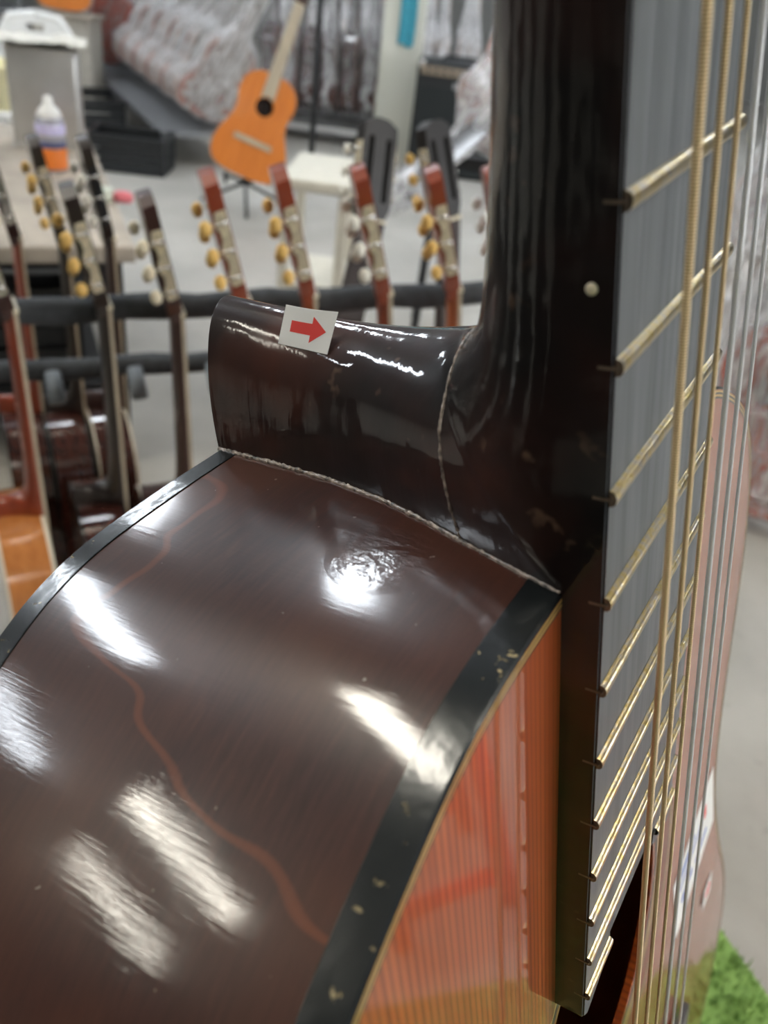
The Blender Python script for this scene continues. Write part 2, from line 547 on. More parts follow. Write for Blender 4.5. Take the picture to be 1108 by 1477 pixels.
for (x, y, ln, wd, mt, where, rz) in [
        (-1.95, 0.95, 1.25, 0.30, TUBE_WARM, 'warm twin tube lamp hung over the guitar table', 0.0),
        (-4.05, 2.25, 1.9, 0.42, TUBE_COOL, 'cool twin tube lamp hung left of the guitar rack', 0.05),
        (-4.95, -0.85, 1.3, 0.34, TUBE_WARM, 'warm twin tube lamp hung at the left of the camera', 0.1),
        (-7.2, -1.9, 1.3, 0.30, TUBE_WARM, 'warm twin tube lamp hung by the left wall', 0.1),
        (-6.6, 0.5, 1.0, 0.30, TUBE_COOL, 'short cool twin tube lamp hung by the left wall', 0.0),
        (1.6, 0.6, 1.25, 0.30, TUBE_WARM, 'warm twin tube lamp hung right of the guitar table', 0.0),  # this and the lamps below are added to fill the hall with light
        (1.6, 4.4, 1.25, 0.30, TUBE_COOL, 'cool twin tube lamp hung before the amplifier', 0.0),
        (-1.6, 4.4, 1.25, 0.30, TUBE_COOL, 'cool twin tube lamp hung over the orange guitar', 0.0),
        (-1.6, 8.4, 1.25, 0.30, TUBE_COOL, 'cool twin tube lamp hung over the row of wrapped guitars', 0.0),
        (1.6, 8.4, 1.25, 0.30, TUBE_COOL, 'cool twin tube lamp hung behind the pillar', 0.0),
        (-5.2, 6.8, 1.25, 0.30, TUBE_COOL, 'cool twin tube lamp hung over the white chair', 0.0),
        (5.2, 4.4, 1.25, 0.30, TUBE_COOL, 'cool twin tube lamp hung by the right wall', 0.0),
        (5.2, 0.0, 1.25, 0.30, TUBE_WARM, 'warm twin tube lamp hung by the right wall', 0.0),
        (-3.7, 6.3, 1.25, 0.30, TUBE_COOL, 'cool twin tube lamp hung left of the long wrapped row', 0.0),  # this lamp and the next two are added to brighten the far rows
        (0.2, 6.2, 1.25, 0.30, TUBE_COOL, 'cool twin tube lamp hung before the cream pillar', 0.0),
        (3.6, 6.6, 1.25, 0.30, TUBE_COOL, 'cool twin tube lamp hung right of the amplifier', 0.0),
        (1.6, -3.4, 1.25, 0.30, TUBE_WARM, 'warm twin tube lamp hung behind the camera', 0.0)]:
    ceiling_lamp(x, y, ln, wd, mt, where, rz)

# ------------------------------------------------------------------ classical guitar, millimetres: x across, y towards the head (nut = 0), z out of the top
BASE_Y, BASE_Z = -821.0, -50.0
def L(x, y, z):
    return (x * 0.001, (y - BASE_Y) * 0.001, (z - BASE_Z) * 0.001)

def fret_d(n): return 650 * (1 - 2 ** (-n / 12))
def fb_w(d): return 52 + 10 * d / 325

OUT_HALF = [(0, -325), (-15, -325), (-30, -325), (-50, -325.6), (-62, -327.6), (-72, -331.0), (-86, -338.0), (-97, -344.5), (-114, -357),
            (-129, -376), (-138.5, -400), (-143.5, -426), (-142.5, -450), (-137, -475), (-130, -500), (-127, -525), (-132, -552),
            (-146, -588), (-165, -625), (-183, -665), (-191, -705), (-188, -745), (-174, -782), (-146, -805), (-100, -817), (-50, -820.5), (0, -821)]

def smooth(t):
    t = max(0.0, min(1.0, t)); return t * t * (3 - 2 * t)
def z_top(y): return -7.0 + 8.0 * smooth((-430 - y) / 200)
def z_back(y): return -98.0 - 7.0 * max(0.0, min(1.0, (-325 - y) / 495))

def outline(n):
    h = [Vector((p[0], p[1])) for p in catmull([(x, y, 0) for x, y in OUT_HALF], n)]
    # even out the joints of the traced curve a little
    for _ in range(3 * n):
        q = [p.copy() for p in h]
        for i in range(2 * n, len(h) - 1):
            q[i] = (h[i - 1] + 2 * h[i] + h[i + 1]) / 4
        h = q
    r = [Vector((-p.x, p.y)) for p in reversed(h[1:-1])]
    return h + r            # closed loop, bass side first

def offset_loop(lp, d):
    n = len(lp); out = []
    for i in range(n):
        t = lp[(i + 1) % n] - lp[i - 1]
        nn = Vector((t.y, -t.x)).normalized()     # candidate normal
        c = lp[i]
        if nn.dot(Vector((c.x, c.y + 580))) < 0 and abs(c.x) < 100: nn = -nn
        elif abs(c.x) >= 100 and nn.x * c.x < 0: nn = -nn
        out.append(c + nn * d)
    return out

def loop_strip(mb, l0, z0, l1, z1, smooth_=True):
    n = len(l0)
    P = [L(p.x, p.y, z0(p.y)) for p in l0] + [L(p.x, p.y, z1(p.y)) for p in l1]
    mb.add(P, [(i, (i + 1) % n, n + (i + 1) % n, n + i) for i in range(n)], smooth_)

HOLE_C, HOLE_R = -480.0, 44.0

def plate_mesh(lp, zf, thick, hole, up):
    """flat plate with the outline lp, thickness downwards from zf, optional round hole"""
    bm = bmesh.new()
    def face(zoff):
        vs_ = [bm.verts.new(L(p.x, p.y, zf(p.y) + zoff)) for p in lp]
        es = [bm.edges.new((vs_[i], vs_[(i + 1) % len(vs_)])) for i in range(len(vs_))]
        hs = []
        if hole:
            k = 72
            hs = [bm.verts.new(L(HOLE_R * math.cos(a), HOLE_C + HOLE_R * math.sin(a), zf(HOLE_C + HOLE_R * math.sin(a)) + zoff))
                  for a in [2 * math.pi * i / k for i in range(k)]]
            es += [bm.edges.new((hs[i], hs[(i + 1) % k])) for i in range(k)]
        bmesh.ops.triangle_fill(bm, use_beauty=True, use_dissolve=False, edges=es)
        return vs_, hs
    a, ha = face(0.0)
    b_, hb = face(-thick)
    n = len(a)
    for i in range(n):
        bm.faces.new((a[i], a[(i + 1) % n], b_[(i + 1) % n], b_[i]))
    for i in range(len(ha)):
        bm.faces.new((ha[i], ha[(i + 1) % len(ha)], hb[(i + 1) % len(ha)], hb[i]))
    bmesh.ops.recalc_face_normals(bm, faces=bm.faces[:])
    me = bpy.data.meshes.new('plate'); bm.to_mesh(me); bm.free()
    return me

RIDGE = [(0, -22.0), (-60, -22.8), (-120, -23.8), (-180, -25), (-241.6, -26.4), (-265.5, -28.2), (-276.6, -29.4), (-283.5, -30.6), (-288.3, -32.4),
         (-292.2, -35.4), (-294.6, -39.4), (-295.6, -46), (-296.0, -56), (-295.6, -68), (-294.4, -81), (-292.8, -97.4), (-292.8, -98.8)]
START = [(0, -7), (-60, -7), (-120, -7), (-180, -7), (-241.6, -7), (-265.5, -7), (-278, -7), (-288, -7), (-299, -7),
         (-311, -7), (-325.6, -7), (-325.6, -22), (-325.6, -40), (-325.6, -60), (-325.6, -78), (-325.6, -97.4), (-325.6, -98.8)]
JOINT_B = [(-7, 30.6), (-14.4, 28.3), (-23.8, 25.2), (-29.6, 23.2), (-37.8, 20.4), (-49.3, 16.9), (-65, 13.9), (-81, 12.6), (-99, 11.7)]

def neck_x(S, s):
    xs = fb_w(-S[0]) / 2 - 0.1 if S[1] > -7.01 and S[0] > -325.5 else interp(JOINT_B, S[1])
    return xs * max(0.0, 1 - s ** 2.25) ** 0.5

def neck_sections(n):
    E_ = catmull([(a, b, 0) for a, b in RIDGE], n)
    S_ = []
    for i in range(len(START) - 1):
        for k in range(n):
            t = k / n
            S_.append((START[i][0] * (1 - t) + START[i + 1][0] * t, START[i][1] * (1 - t) + START[i + 1][1] * t))
    S_.append(START[-1])
    return S_, [(e.x, e.y) for e in E_]

def neck_point(S, E, s, side):
    y = S[0] + (E[0] - S[0]) * s
    z = S[1] + (E[1] - S[1]) * s
    return L(side * neck_x(S, s), y, z)

def neck_mesh(n, ns):
    mb = MB()
    S_, E_ = neck_sections(n)
    svals = [math.sin(math.pi / 2 * k / ns) for k in range(ns + 1)]
    rows = []
    for S, E in zip(S_, E_):
        rows.append([neck_point(S, E, s, -1) for s in svals] + [neck_point(S, E, s, 1) for s in reversed(svals[:-1])])
    m = len(rows[0])
    P = [p for r in rows for p in r]
    F = []
    for i in range(len(rows) - 1):
        for k in range(m - 1):
            F.append((i * m + k, i * m + k + 1, (i + 1) * m + k + 1, (i + 1) * m + k))
    mb.add(P, F, True)
    # top face under the fretboard, nut end and heel cap
    top = [i for i, S in enumerate(S_) if S[1] > -7.01]
    mb.add([rows[i][0] for i in top] + [rows[i][-1] for i in top],
           [(k, k + 1, len(top) + k + 1, len(top) + k) for k in range(len(top) - 1)])
    mb.add(rows[0], [tuple(range(m))])
    mb.add(rows[-1], [tuple(range(m))])
    return mb.mesh('neck')

HA = math.radians(13)
def head_fn(x, y, z):
    """headstock coordinates: y from the nut, bent back by HA; z measured from the face"""
    return L(x, y * math.cos(HA) + z * math.sin(HA), -1.5 - y * math.sin(HA) + z * math.cos(HA))

def headstock_mesh():
    bm = bmesh.new()
    hw = [(25.5, -6), (26, 8), (35, 26), (36, 40), (35, 120), (34.5, 150), (33.5, 160), (24, 165), (16, 169.5), (8, 171)]
    poly = [(-x, y) for x, y in hw] + [(x, y) for x, y in reversed(hw)]
    slots = []
    for s in (-1, 1):
        c = s * 18.5
        slots.append([(c - 6, 34), (c + 6, 34), (c + 6, 136), (c + 3, 141), (c - 3, 141), (c - 6, 136)])
    def face(z):
        es = []; rings = []
        for ring in [poly] + slots:
            vs_ = [bm.verts.new(head_fn(x, y, z)) for x, y in ring]
            es += [bm.edges.new((vs_[i], vs_[(i + 1) % len(vs_)])) for i in range(len(vs_))]
            rings.append(vs_)
        bmesh.ops.triangle_fill(bm, use_beauty=True, use_dissolve=False, edges=es)
        return rings
    a = face(0.0); b_ = face(-24.0)
    for ra, rb in zip(a, b_):
        n = len(ra)
        for i in range(n):
            bm.faces.new((ra[i], ra[(i + 1) % n], rb[(i + 1) % n], rb[i]))
    bmesh.ops.recalc_face_normals(bm, faces=bm.faces[:])
    me = bpy.data.meshes.new('headstock'); bm.to_mesh(me); bm.free()
    return me

def fretboard_mesh(hi):
    poly = []
    for d in (0, 100, 200, 300, 400, 441):
        poly.append((-fb_w(d) / 2, -d))
    poly += [(-fb_w(441) / 2 + 2.5, -443.5), (-17.0, -439.0), (-15.6, -436.5), (-16.2, -431.0), (16.2, -431.0), (15.6, -436.5), (17.0, -439.0), (fb_w(441) / 2 - 2.5, -443.5)]
    for d in (441, 400, 300, 200, 100, 0):
        poly.append((fb_w(d) / 2, -d))
    mb = MB().prism(poly, -7.0, 0.0, L)
    me = mb.mesh('fretboard')
    bm = bmesh.new(); bm.from_mesh(me)
    bmesh.ops.recalc_face_normals(bm, faces=bm.faces[:])
    bmesh.ops.bevel(bm, geom=[e for e in bm.edges if all(v.co.z > L(0, 0, -0.1)[2] for v in e.verts)], offset=0.0004, segments=2, affect='EDGES')
    if hi:
        for f in bm.faces:
            f.material_index = 0 if f.normal.z > 0.3 else 1
    bm.to_mesh(me); bm.free()
    if hi:
        me.materials.append(EBONY); me.materials.append(NECK)
    return me

def string_pt(i, d):
    xn = -21.5 + 43 * i / 5; xb = -29 + 58 * i / 5; t = d / 650
    return (xn + (xb - xn) * t, -d, 2.88 + (13.13 - 2.88) * t)

GM = {}      # shared guitar meshes
def build_guitar_meshes(hi):
    k = 'hi' if hi else 'lo'
    lp = outline(14 if hi else 3)
    zt, zb = z_top, z_back
    inner = offset_loop(lp, -2.2)
    mb = MB(); loop_strip(mb, lp, lambda y: zt(y) - 0.4, lp, lambda y: zb(y) + 0.4); GM[k, 'side'] = mb.mesh('body_side')
    mb = MB(); loop_strip(mb, inner, lambda y: zt(y) - 2, inner, lambda y: zb(y) + 2); GM[k, 'lining'] = mb.mesh('side_lining')
    inset = offset_loop(lp, -0.3)
    GM[k, 'top'] = plate_mesh(inset, zt, 2.4, True, True)
    GM[k, 'back'] = plate_mesh(inset, lambda y: zb(y) + 2.4, 2.4, False, False)
    o2 = offset_loop(lp, 0.25)
    mb = MB()
    loop_strip(mb, o2, lambda y: zt(y) - 0.35, o2, lambda y: zt(y) - 6.6)
    loop_strip(mb, offset_loop(lp, -0.35), lambda y: zt(y) + 0.12, o2, lambda y: zt(y) - 0.35)
    loop_strip(mb, o2, lambda y: zt(y) - 6.6, lp, lambda y: zt(y) - 6.75)
    GM[k, 'fbind'] = mb.mesh('front_binding')
    mb = MB()
    loop_strip(mb, o2, lambda y: zb(y) + 0.3, o2, lambda y: zb(y) + 5.0)
    loop_strip(mb, offset_loop(lp, -2.0), lambda y: zb(y) - 0.12, o2, lambda y: zb(y) + 0.3)
    loop_strip(mb, o2, lambda y: zb(y) + 5.0, lp, lambda y: zb(y) + 5.15)
    GM[k, 'bbind'] = mb.mesh('back_binding')
    GM[k, 'neck'] = neck_mesh(8 if hi else 2, 20 if hi else 7)
    GM[k, 'head'] = headstock_mesh()
    GM[k, 'fboard'] = fretboard_mesh(hi)
    GM[k, 'nut'] = MB().box(L(0, 2.6, -2.4), (0.052, 0.005, 0.0092)).mesh('nut')
    mb = MB(); zbz = zt(-650)
    mb.prism([(-96, -636), (96, -636), (96, -664), (-96, -664)], zbz, zbz + 3.2, L)
    mb.prism([(-41, -636), (41, -636), (41, -664), (-41, -664)], zbz + 3.2, zbz + 8.5, L)
    GM[k, 'bridge'] = mb.mesh('bridge')
    GM[k, 'saddle'] = MB().box(L(0, -650, zbz + 10), (0.08, 0.0026, 0.006)).mesh('saddle')
    for s in (-1, 1):
        mb = MB()
        prof = [(-18, 33), (-21, 38), (-21, 50), (-17, 57), (-17, 68), (-21, 73), (-21, 86), (-17, 92), (-17, 104), (-21, 109), (-21, 122), (-18, 129), (-2, 129), (-2, 33)]
        mb.add([head_fn(s * (36.2 if y < 60 else 35.8), y, z) for z, y in prof] + [head_fn(s * 37.8, y, z) for z, y in prof],
               [tuple(range(14)), tuple(range(14, 28))] + [(i, (i + 1) % 14, 14 + (i + 1) % 14, 14 + i) for i in range(14)])
        GM[k, 'plate', s] = mb.mesh('tuner_plate')
        for q in range(3):
            y = 46 + q * 35
            c = head_fn(s * 42.5, y, -38)
            R = Matrix.Rotation(-HA, 3, 'X')
            mb = MB()
            mb.lathe([(0.0018, -0.0095), (0.0060, -0.0083), (0.0094, -0.0046), (0.0104, 0.0), (0.0094, 0.0046), (0.0060, 0.0083), (0.0018, 0.0095)], c, 12, 0.62, 1.0, R)
            GM[k, 'knob', s, q] = mb.mesh('tuner_knob')
            GM[k, 'shaft', s, q] = MB().tube([head_fn(s * 41.5, y, -27), head_fn(s * 41.5, y, -3)], 0.0016, 8).tube([head_fn(s * 37, y - 3, -6), head_fn(s * 43.5, y - 3, -6)], 0.003, 8).mesh('tuner_shaft')
    for q in range(2):
        s = -1 if q == 0 else 1
        GM[k, 'rollers', s] = None

build_guitar_meshes(True)
build_guitar_meshes(False)

def guitar(name, label, mat4, res, M_, group=None, tuners=True, strings=False, cat='guitar'):
    e = empty(name, mat=mat4)
    tag(e, label, cat, group)
    g = lambda k: GM[res, k]
    link('body_side', g('side'), M_['side'], e)
    link('side_lining', g('lining'), INNER, e)
    link('soundboard', g('top'), M_['top'], e)
    link('back', g('back'), M_['back'], e)
    link('front_binding', g('fbind'), M_['bind'], e)
    link('back_binding', g('bbind'), M_['bind'], e)
    link('neck', g('neck'), M_['neck'], e)
    link('fretboard', g('fboard'), M_['fb'], e)
    link('nut', g('nut'), IVORY, e)
    link('bridge', g('bridge'), M_['fb'], e)
    link('saddle', g('saddle'), IVORY, e)
    hd = link('headstock', g('head'), M_['head'], e)
    if tuners:
        for s in (-1, 1):
            pl = link('tuner_plate', GM[res, 'plate', s], M_['plate'], e)
            for q in range(3):
                kn = link('tuner_knob', GM[res, 'knob', s, q], M_['knob'], e)
                link('tuner_shaft', GM[res, 'shaft', s, q], NICKEL, kn)
    return e

# the guitar in front: world matrix of the traced camera fit
BR = Matrix(((0.4617783493735029, -0.2099781932232801, 0.8617829856875627),
             (0.883505161158144, 0.0227816251947074, -0.4678671048069205),
             (0.07860907235685416, 0.977440615037136, 0.19603687872188777)))
CG = Vector((-137.07652056, -238.70240059, 35.60894832))
base = BR @ ((Vector((0, BASE_Y, BASE_Z)) - CG) * 0.001) + CPOS
MG = BR.to_4x4(); MG.translation = base
main = guitar('classical_guitar', 'old dark classical guitar with red cedar top and arrow stickers, close in front', MG, 'hi',
              dict(side=SIDE, top=CEDAR, back=SIDE, bind=BIND, neck=NECK, fb=EBONY, head=NECK, plate=TUNERPLATE, knob=IVORY))

link('back_lining', plate_mesh(offset_loop(outline(3), -3.0), lambda y: z_back(y) + 3.2, 0.5, False, False), INNER, main)

# frets with their tang ends showing in the side of the board
for n in range(1, 20):
    d = fret_d(n); w = fb_w(d) / 2 - 0.15
    prof = []
    for k in range(7):
        a = math.pi * k / 6
        prof.append((1.35 * math.cos(a), 1.15 * math.sin(a) ** 0.8 if 0 < k < 6 else 0.0))
    for (x0, x1) in ([(-w, w)] if n < 19 else [(-w, -16.8), (16.8, w)]):
        mb = MB()
        P = [L(x0 + 0.25, -d + y, z) for y, z in prof] + [L(x0 + 0.9, -d + y, z + 0.06) for y, z in prof] + \
            [L(x1 - 0.9, -d + y, z + 0.06) for y, z in prof] + [L(x1 - 0.25, -d + y, z) for y, z in prof]
        m7 = len(prof)
        F = []
        for r in range(3):
            F += [(r * m7 + k, r * m7 + k + 1, (r + 1) * m7 + k + 1, (r + 1) * m7 + k) for k in range(m7 - 1)]
        mb.add(P, F, True)
        fr = mb.build('fret', FRET, main)
        for s in (-1, 1):
            if n == 19 and s * x0 < 0 and s * x1 < 0: continue
            xe = x0 if s < 0 else x1
            MB().box(L(xe + s * 0.02, -d, -0.95), (0.0003, 0.0005, 0.0030)).build('fret_tang', TARNISH, fr)
            MB().add([L(xe - s * 0.24, -d + y, z) for y, z in prof], [tuple(range(m7))]).build('fret_end', TARNISH, fr)

# strings
for i in range(6):
    rad = [0.62, 0.49, 0.40, 0.52, 0.43, 0.38][i]
    pts = [L(*string_pt(i, d)) for d in (0, 120, 240, 300, 360, 420, 480, 560, 648)]
    so = MB().tube(pts, rad * 0.001, 12).build('string', WOUND if i < 3 else NYLON, main)
    so['label'] = ['thick wound bass string', 'wound fifth string', 'wound fourth string', 'clear nylon third string', 'clear nylon second string', 'thin clear nylon first string'][i]

# side dot
MB().lathe([(0.00001, 0.0), (0.00085, 0.0), (0.00085, 0.0002), (0.00001, 0.00025)], L(-fb_w(274.5) / 2 + 0.08, -274.5, -3.6), 16, R=Matrix.Rotation(-math.pi / 2, 3, 'Y')).build('side_dot', IVORY, main)

# purfling lines along the edge of the top
lpm = outline(14)
for (a, b_, mt) in [(0.65, 1.15, YELLOW), (1.15, 1.65, DARKLINE), (1.65, 2.2, YELLOW), (2.2, 2.7, DARKLINE)]:
    mb = MB()
    loop_strip(mb, offset_loop(lpm, -a), lambda y: z_top(y) + 0.07, offset_loop(lpm, -b_), lambda y: z_top(y) + 0.07, False)
    mb.build('purfling_line', mt, main)

# rosette rings round the sound hole
for (r0, r1, mt) in [(46.0, 48.4, DARKLINE), (48.4, 50.2, YELLOW), (50.2, 51.4, DARKLINE), (51.4, 53.0, YELLOW), (53.0, 54.2, DARKLINE), (54.2, 61.0, REDBROWN),
                     (61.0, 62.2, DARKLINE), (62.2, 63.6, YELLOW), (63.6, 64.6, DARKLINE)]:
    mb = MB(); k = 120; P = []
    for r in (r0, r1):
        for i in range(k):
            a = 2 * math.pi * i / k
            y = HOLE_C + r * math.sin(a)
            P.append(L(r * math.cos(a), y, z_top(y) + 0.06))
    mb.add(P, [(i, (i + 1) % k, k + (i + 1) % k, k + i) for i in range(k)])
    mb.build('rosette_ring', mt, main)

# bead of old lacquer along the heel joint and the glue seam of the heel block
rnd = random.Random(3)
S_, E_ = neck_sections(8)
pts = []; rad = []
for z10 in range(-985, -68, 6):
    z = z10 / 10
    pts.append(L(-interp(JOINT_B, z) - 0.15, -325.0 + 0.2 * rnd.random(), z))
    rad.append(0.001 * (0.42 + 0.34 * rnd.random()))
MB().tube(pts, rad, 8).build('lacquer_bead', GLUE, main)
def neck_surface(y, z):
    """half width of the neck and heel block at a point of its side view"""
    best = None
    for S, E in zip(S_, E_):
        dx, dy = E[0] - S[0], E[1] - S[1]
        l2 = dx * dx + dy * dy
        s = ((y - S[0]) * dx + (z - S[1]) * dy) / l2
        s = max(0.0, min(1.0, s))
        d2 = (S[0] + s * dx - y) ** 2 + (S[1] + s * dy - z) ** 2
        if best is None or d2 < best[0]:
            best = (d2, neck_x(S, s))
    return best[1]
pts = []; rad = []
for k in range(60):
    t = k / 59
    y = -325 + t * 32.2
    z = interp([(-325, -29.3), (-315, -31.2), (-304, -33.6), (-298, -34.2), (-292.8, -35.4)], y)
    pts.append(L(-neck_surface(y, z) + 0.05, y, z + 0.12 * (rnd.random() - 0.5)))
    rad.append(0.001 * (0.20 + 0.24 * rnd.random()))
MB().tube(pts, rad, 6).build('heel_seam', GLUE, main)

# square paper sticker with a red arrow, stuck to the side of the heel and standing off its ridge
def sticker(name, corner, parent):
    """corner(u, v) -> point in guitar millimetres, u along the arrow, v up"""
    mb = MB(); n = 8
    P = [L(*corner(i / n, j / n, 0.0)) for j in range(n + 1) for i in range(n + 1)]
    P += [L(*corner(i / n, j / n, -0.10)) for j in range(n + 1) for i in range(n + 1)]
    q = (n + 1) ** 2
    F = []
    for j in range(n):
        for i in range(n):
            a = j * (n + 1) + i
            F.append((a, a + 1, a + n + 2, a + n + 1)); F.append((q + a, q + a + n + 1, q + a + n + 2, q + a + 1))
    for i in range(n):
        for (a, b_) in ((i, i + 1), (n * (n + 1) + i, n * (n + 1) + i + 1), (i * (n + 1), (i + 1) * (n + 1)), (i * (n + 1) + n, (i + 1) * (n + 1) + n)):
            F.append((a, b_, q + b_, q + a))
    mb.add(P, F)
    st = mb.build(name, PAPER, parent)
    arrow = [(0.19, 0.37), (0.60, 0.37), (0.60, 0.18), (0.88, 0.51), (0.60, 0.84), (0.60, 0.66), (0.19, 0.66)]
    mb = MB()
    rows = [(0.19, 0.37, 0.66), (0.33, 0.37, 0.66), (0.47, 0.37, 0.66), (0.60, 0.37, 0.66)]
    P = []
    for u, a, b_ in rows:
        P += [L(*corner(u, a, 0.06)), L(*corner(u, (a + b_) / 2, 0.06)), L(*corner(u, b_, 0.06))]
    mb.add(P, [f for r in range(3) for f in ((r * 3, r * 3 + 3, r * 3 + 4, r * 3 + 1), (r * 3 + 1, r * 3 + 4, r * 3 + 5, r * 3 + 2))])
    P = [L(*corner(u, v, 0.06)) for u, v in ((0.60, 0.18), (0.60, 0.51), (0.60, 0.84), (0.74, 0.345), (0.74, 0.51), (0.74, 0.675), (0.88, 0.51))]
    mb.add(P, [(0, 3, 4, 1), (1, 4, 5, 2), (3, 6, 4), (4, 6, 5)])
    ar = mb.build('printed_arrow', REDINK, st)
    ar['label'] = 'red printed arrow'
    return st

C00, C10, C11, C01 = [Vector(p) for p in ((-7.1, -298.9, -79.5), (-8.1, -299.4, -66.2), (-3.9, -292.0, -65.3), (-3.9, -291.6, -78.4))]
def heel_sticker(u, v, off):
    p = (C00 * (1 - u) + C10 * u) * (1 - v) + (C01 * (1 - u) + C11 * u) * v
    curl = 0.5 * math.sin(math.pi * u) * v
    return (p.x - curl - off, p.y - 0.35 * off, p.z)
s1 = sticker('arrow_sticker', heel_sticker, main)
s1['label'] = 'white paper sticker with red arrow on the heel'

def top_sticker(u, v, off):
    x, y = 118 + 13 * u, -600 - 0 + 13 * v
    return (x, y, z_top(y) + 0.16 + off)
s2 = sticker('arrow_sticker', top_sticker, main)
s2['label'] = 'small white sticker with red arrow on the cedar top'

# paper slip lying on the top near the waist, with faint print
def slip_pt(u, v, off):
    a = Vector((68, -523)); du = Vector((53, 10)); dv = Vector((5, -36))
    p = a + du * u + dv * v
    return L(p.x, p.y, z_top(p.y) + 0.15 + off)
mb = MB()
mb.add([slip_pt(u, v, o) for o in (0, 0.1) for u, v in ((0, 0), (1, 0), (1, 1), (0, 1))],
       [(0, 1, 2, 3), (4, 5, 6, 7), (0, 1, 5, 4), (1, 2, 6, 5), (2, 3, 7, 6), (3, 0, 4, 7)])
slip = mb.build('paper_label', PAPER, main)
slip['label'] = 'white paper label with faint blue and red print on the top'
for (u0, u1, v0, v1, mt) in [(0.12, 0.5, 0.15, 0.24, BLUEINK), (0.12, 0.7, 0.34, 0.40, BLUEINK), (0.74, 0.80, 0.25, 0.45, REDINK), (0.15, 0.42, 0.6, 0.7, BLUEINK), (0.5, 0.8, 0.68, 0.76, BLUEINK)]:
    mb = MB(); mb.add([slip_pt(u, v, 0.14) for u, v in ((u0, v0), (u1, v0), (u1, v1), (u0, v1))], [(0, 1, 2, 3)])
    mb.build('printed_mark', mt, slip)

# ------------------------------------------------------------------ turf covered table that carries the guitar
lowz = min((MG @ Vector(L(p.x, p.y, z))).z for p in outline(3) for z in (z_top(p.y), z_back(p.y)))
TZ = lowz - 0.004
ed = Vector((0.43, -0.90, 0)).normalized()            # along the right-hand edge, towards the camera
fd = Vector((-0.90, -0.43, 0)).normalized()
pe = atz(1072, 1370, TZ)
corner = pe - ed * 0.13
WT, LT = 0.62, 1.15
R3 = Matrix((( -fd.x, -ed.x, 0), (-fd.y, -ed.y, 0), (0, 0, 1)))
tc_ = corner + fd * WT / 2 + ed * LT / 2
tab = empty('turf_table', mat=Matrix.Translation((tc_.x, tc_.y, 0)) @ R3.to_4x4())
tag(tab, 'low wooden table topped with green artificial turf under the front guitar', 'table')
PLANK = wood('pine_plank', (0.36, 0.24, 0.13), (0.48, 0.34, 0.20), 0.6, 0.0)
MB().rbox((0, 0, TZ - 0.03), (WT, LT, 0.028), 0.004).build('table_top', PLANK, tab)
for sx in (-1, 1):
    for sy in (-1, 1):
        MB().box((sx * (WT / 2 - 0.05), sy * (LT / 2 - 0.05), (TZ - 0.044) / 2), (0.045, 0.045, TZ - 0.044)).build('leg', PLANK, tab)
    MB().box((sx * (WT / 2 - 0.05), 0, TZ - 0.085), (0.02, LT - 0.16, 0.07)).build('apron', PLANK, tab)
def mat_turf():
    m, nt, b = newmat('green_turf')
    setp(b, rough=0.7)
    f = noise_n(nt, mapped(nt, (1, 1, 1)), 60, 5, 0.7)
    nt.links.new(ramp(nt, f, [(0.3, (0.13, 0.24, 0.045)), (0.55, (0.22, 0.37, 0.085)), (0.75, (0.34, 0.48, 0.16))]), b.inputs['Base Color'])
    return m
TURF = mat_turf()
tb = MB().box((0, 0, TZ - 0.012), (WT, LT, 0.008)).build('turf_backing', TURF, tab)
rt = random.Random(11)
mb = MB()
V_, F_ = [], []
for k in range(52000):
    x = (rt.random() - 0.5) * WT; y = (rt.random() - 0.5) * LT
    # keep the blades clear of the guitar's foot
    h = 0.004 + 0.008 * rt.random(); a = rt.random() * 6.283; l = 0.004 * rt.random()
    w = 0.0013
    ca, sa = math.cos(a), math.sin(a)
    b0 = len(V_)
    V_ += [(x - ca * w, y - sa * w, TZ - 0.009), (x + ca * w, y + sa * w, TZ - 0.009), (x - sa * l + rt.uniform(-.003, .003), y + ca * l, TZ - 0.009 + h)]
    F_.append((b0, b0 + 1, b0 + 2))
mb.add(V_, F_)
gr = mb.build('turf_blades', TURF, tab)
gr['kind'] = 'stuff'

# small red stool in front of the table: it shows in the gloss of the cedar top
REDPL = plain('red_steel_paint', (0.92, 0.02, 0.06), 0.45, 0.05)
sr = empty('red_stool', (1.13, 0.485, 0), math.radians(11.3))
tag(sr, 'red steel step stool standing on the concrete beside the turf table', 'stool')
for sx in (-1, 1):
    for sy in (-1, 1):
        MB().tube([(sx * 0.105, sy * 0.105, 0), (sx * 0.105, sy * 0.105, 0.42)], 0.021, 12).build('leg', REDPL, sr)
    MB().tube([(sx * 0.105, -0.1, 0.068), (sx * 0.105, 0.1, 0.068)], 0.016, 10).build('stretcher', REDPL, sr)
MB().rbox((0, 0, 0.43), (0.27, 0.27, 0.025), 0.008).build('seat', REDPL, sr)

# ------------------------------------------------------------------ rack of classical guitars behind
def gmat(zh, lean, nut_pos=None, base_pos=None, zs=1.0, roll=0.0, sc=1.0):
    zh = Vector((zh[0], zh[1], 0)).normalized(); U = Vector((0, 0, 1))
    y = U * math.cos(lean) - zh * math.sin(lean)
    z = zh * math.cos(lean) + U * math.sin(lean)
    if roll:
        x = y.cross(z)
        y = (y * math.cos(roll) + x * math.sin(roll)).normalized()
    x = y.cross(z)
    m = Matrix.Identity(4)
    for r in range(3):
        m[r][0] = x[r] * sc; m[r][1] = y[r] * sc; m[r][2] = z[r] * zs * sc
    if nut_pos is not None:
        base_pos = nut_pos - (m.to_3x3() @ Vector((0, 0.821, 0.05)))
    m.translation = base_pos
    return m

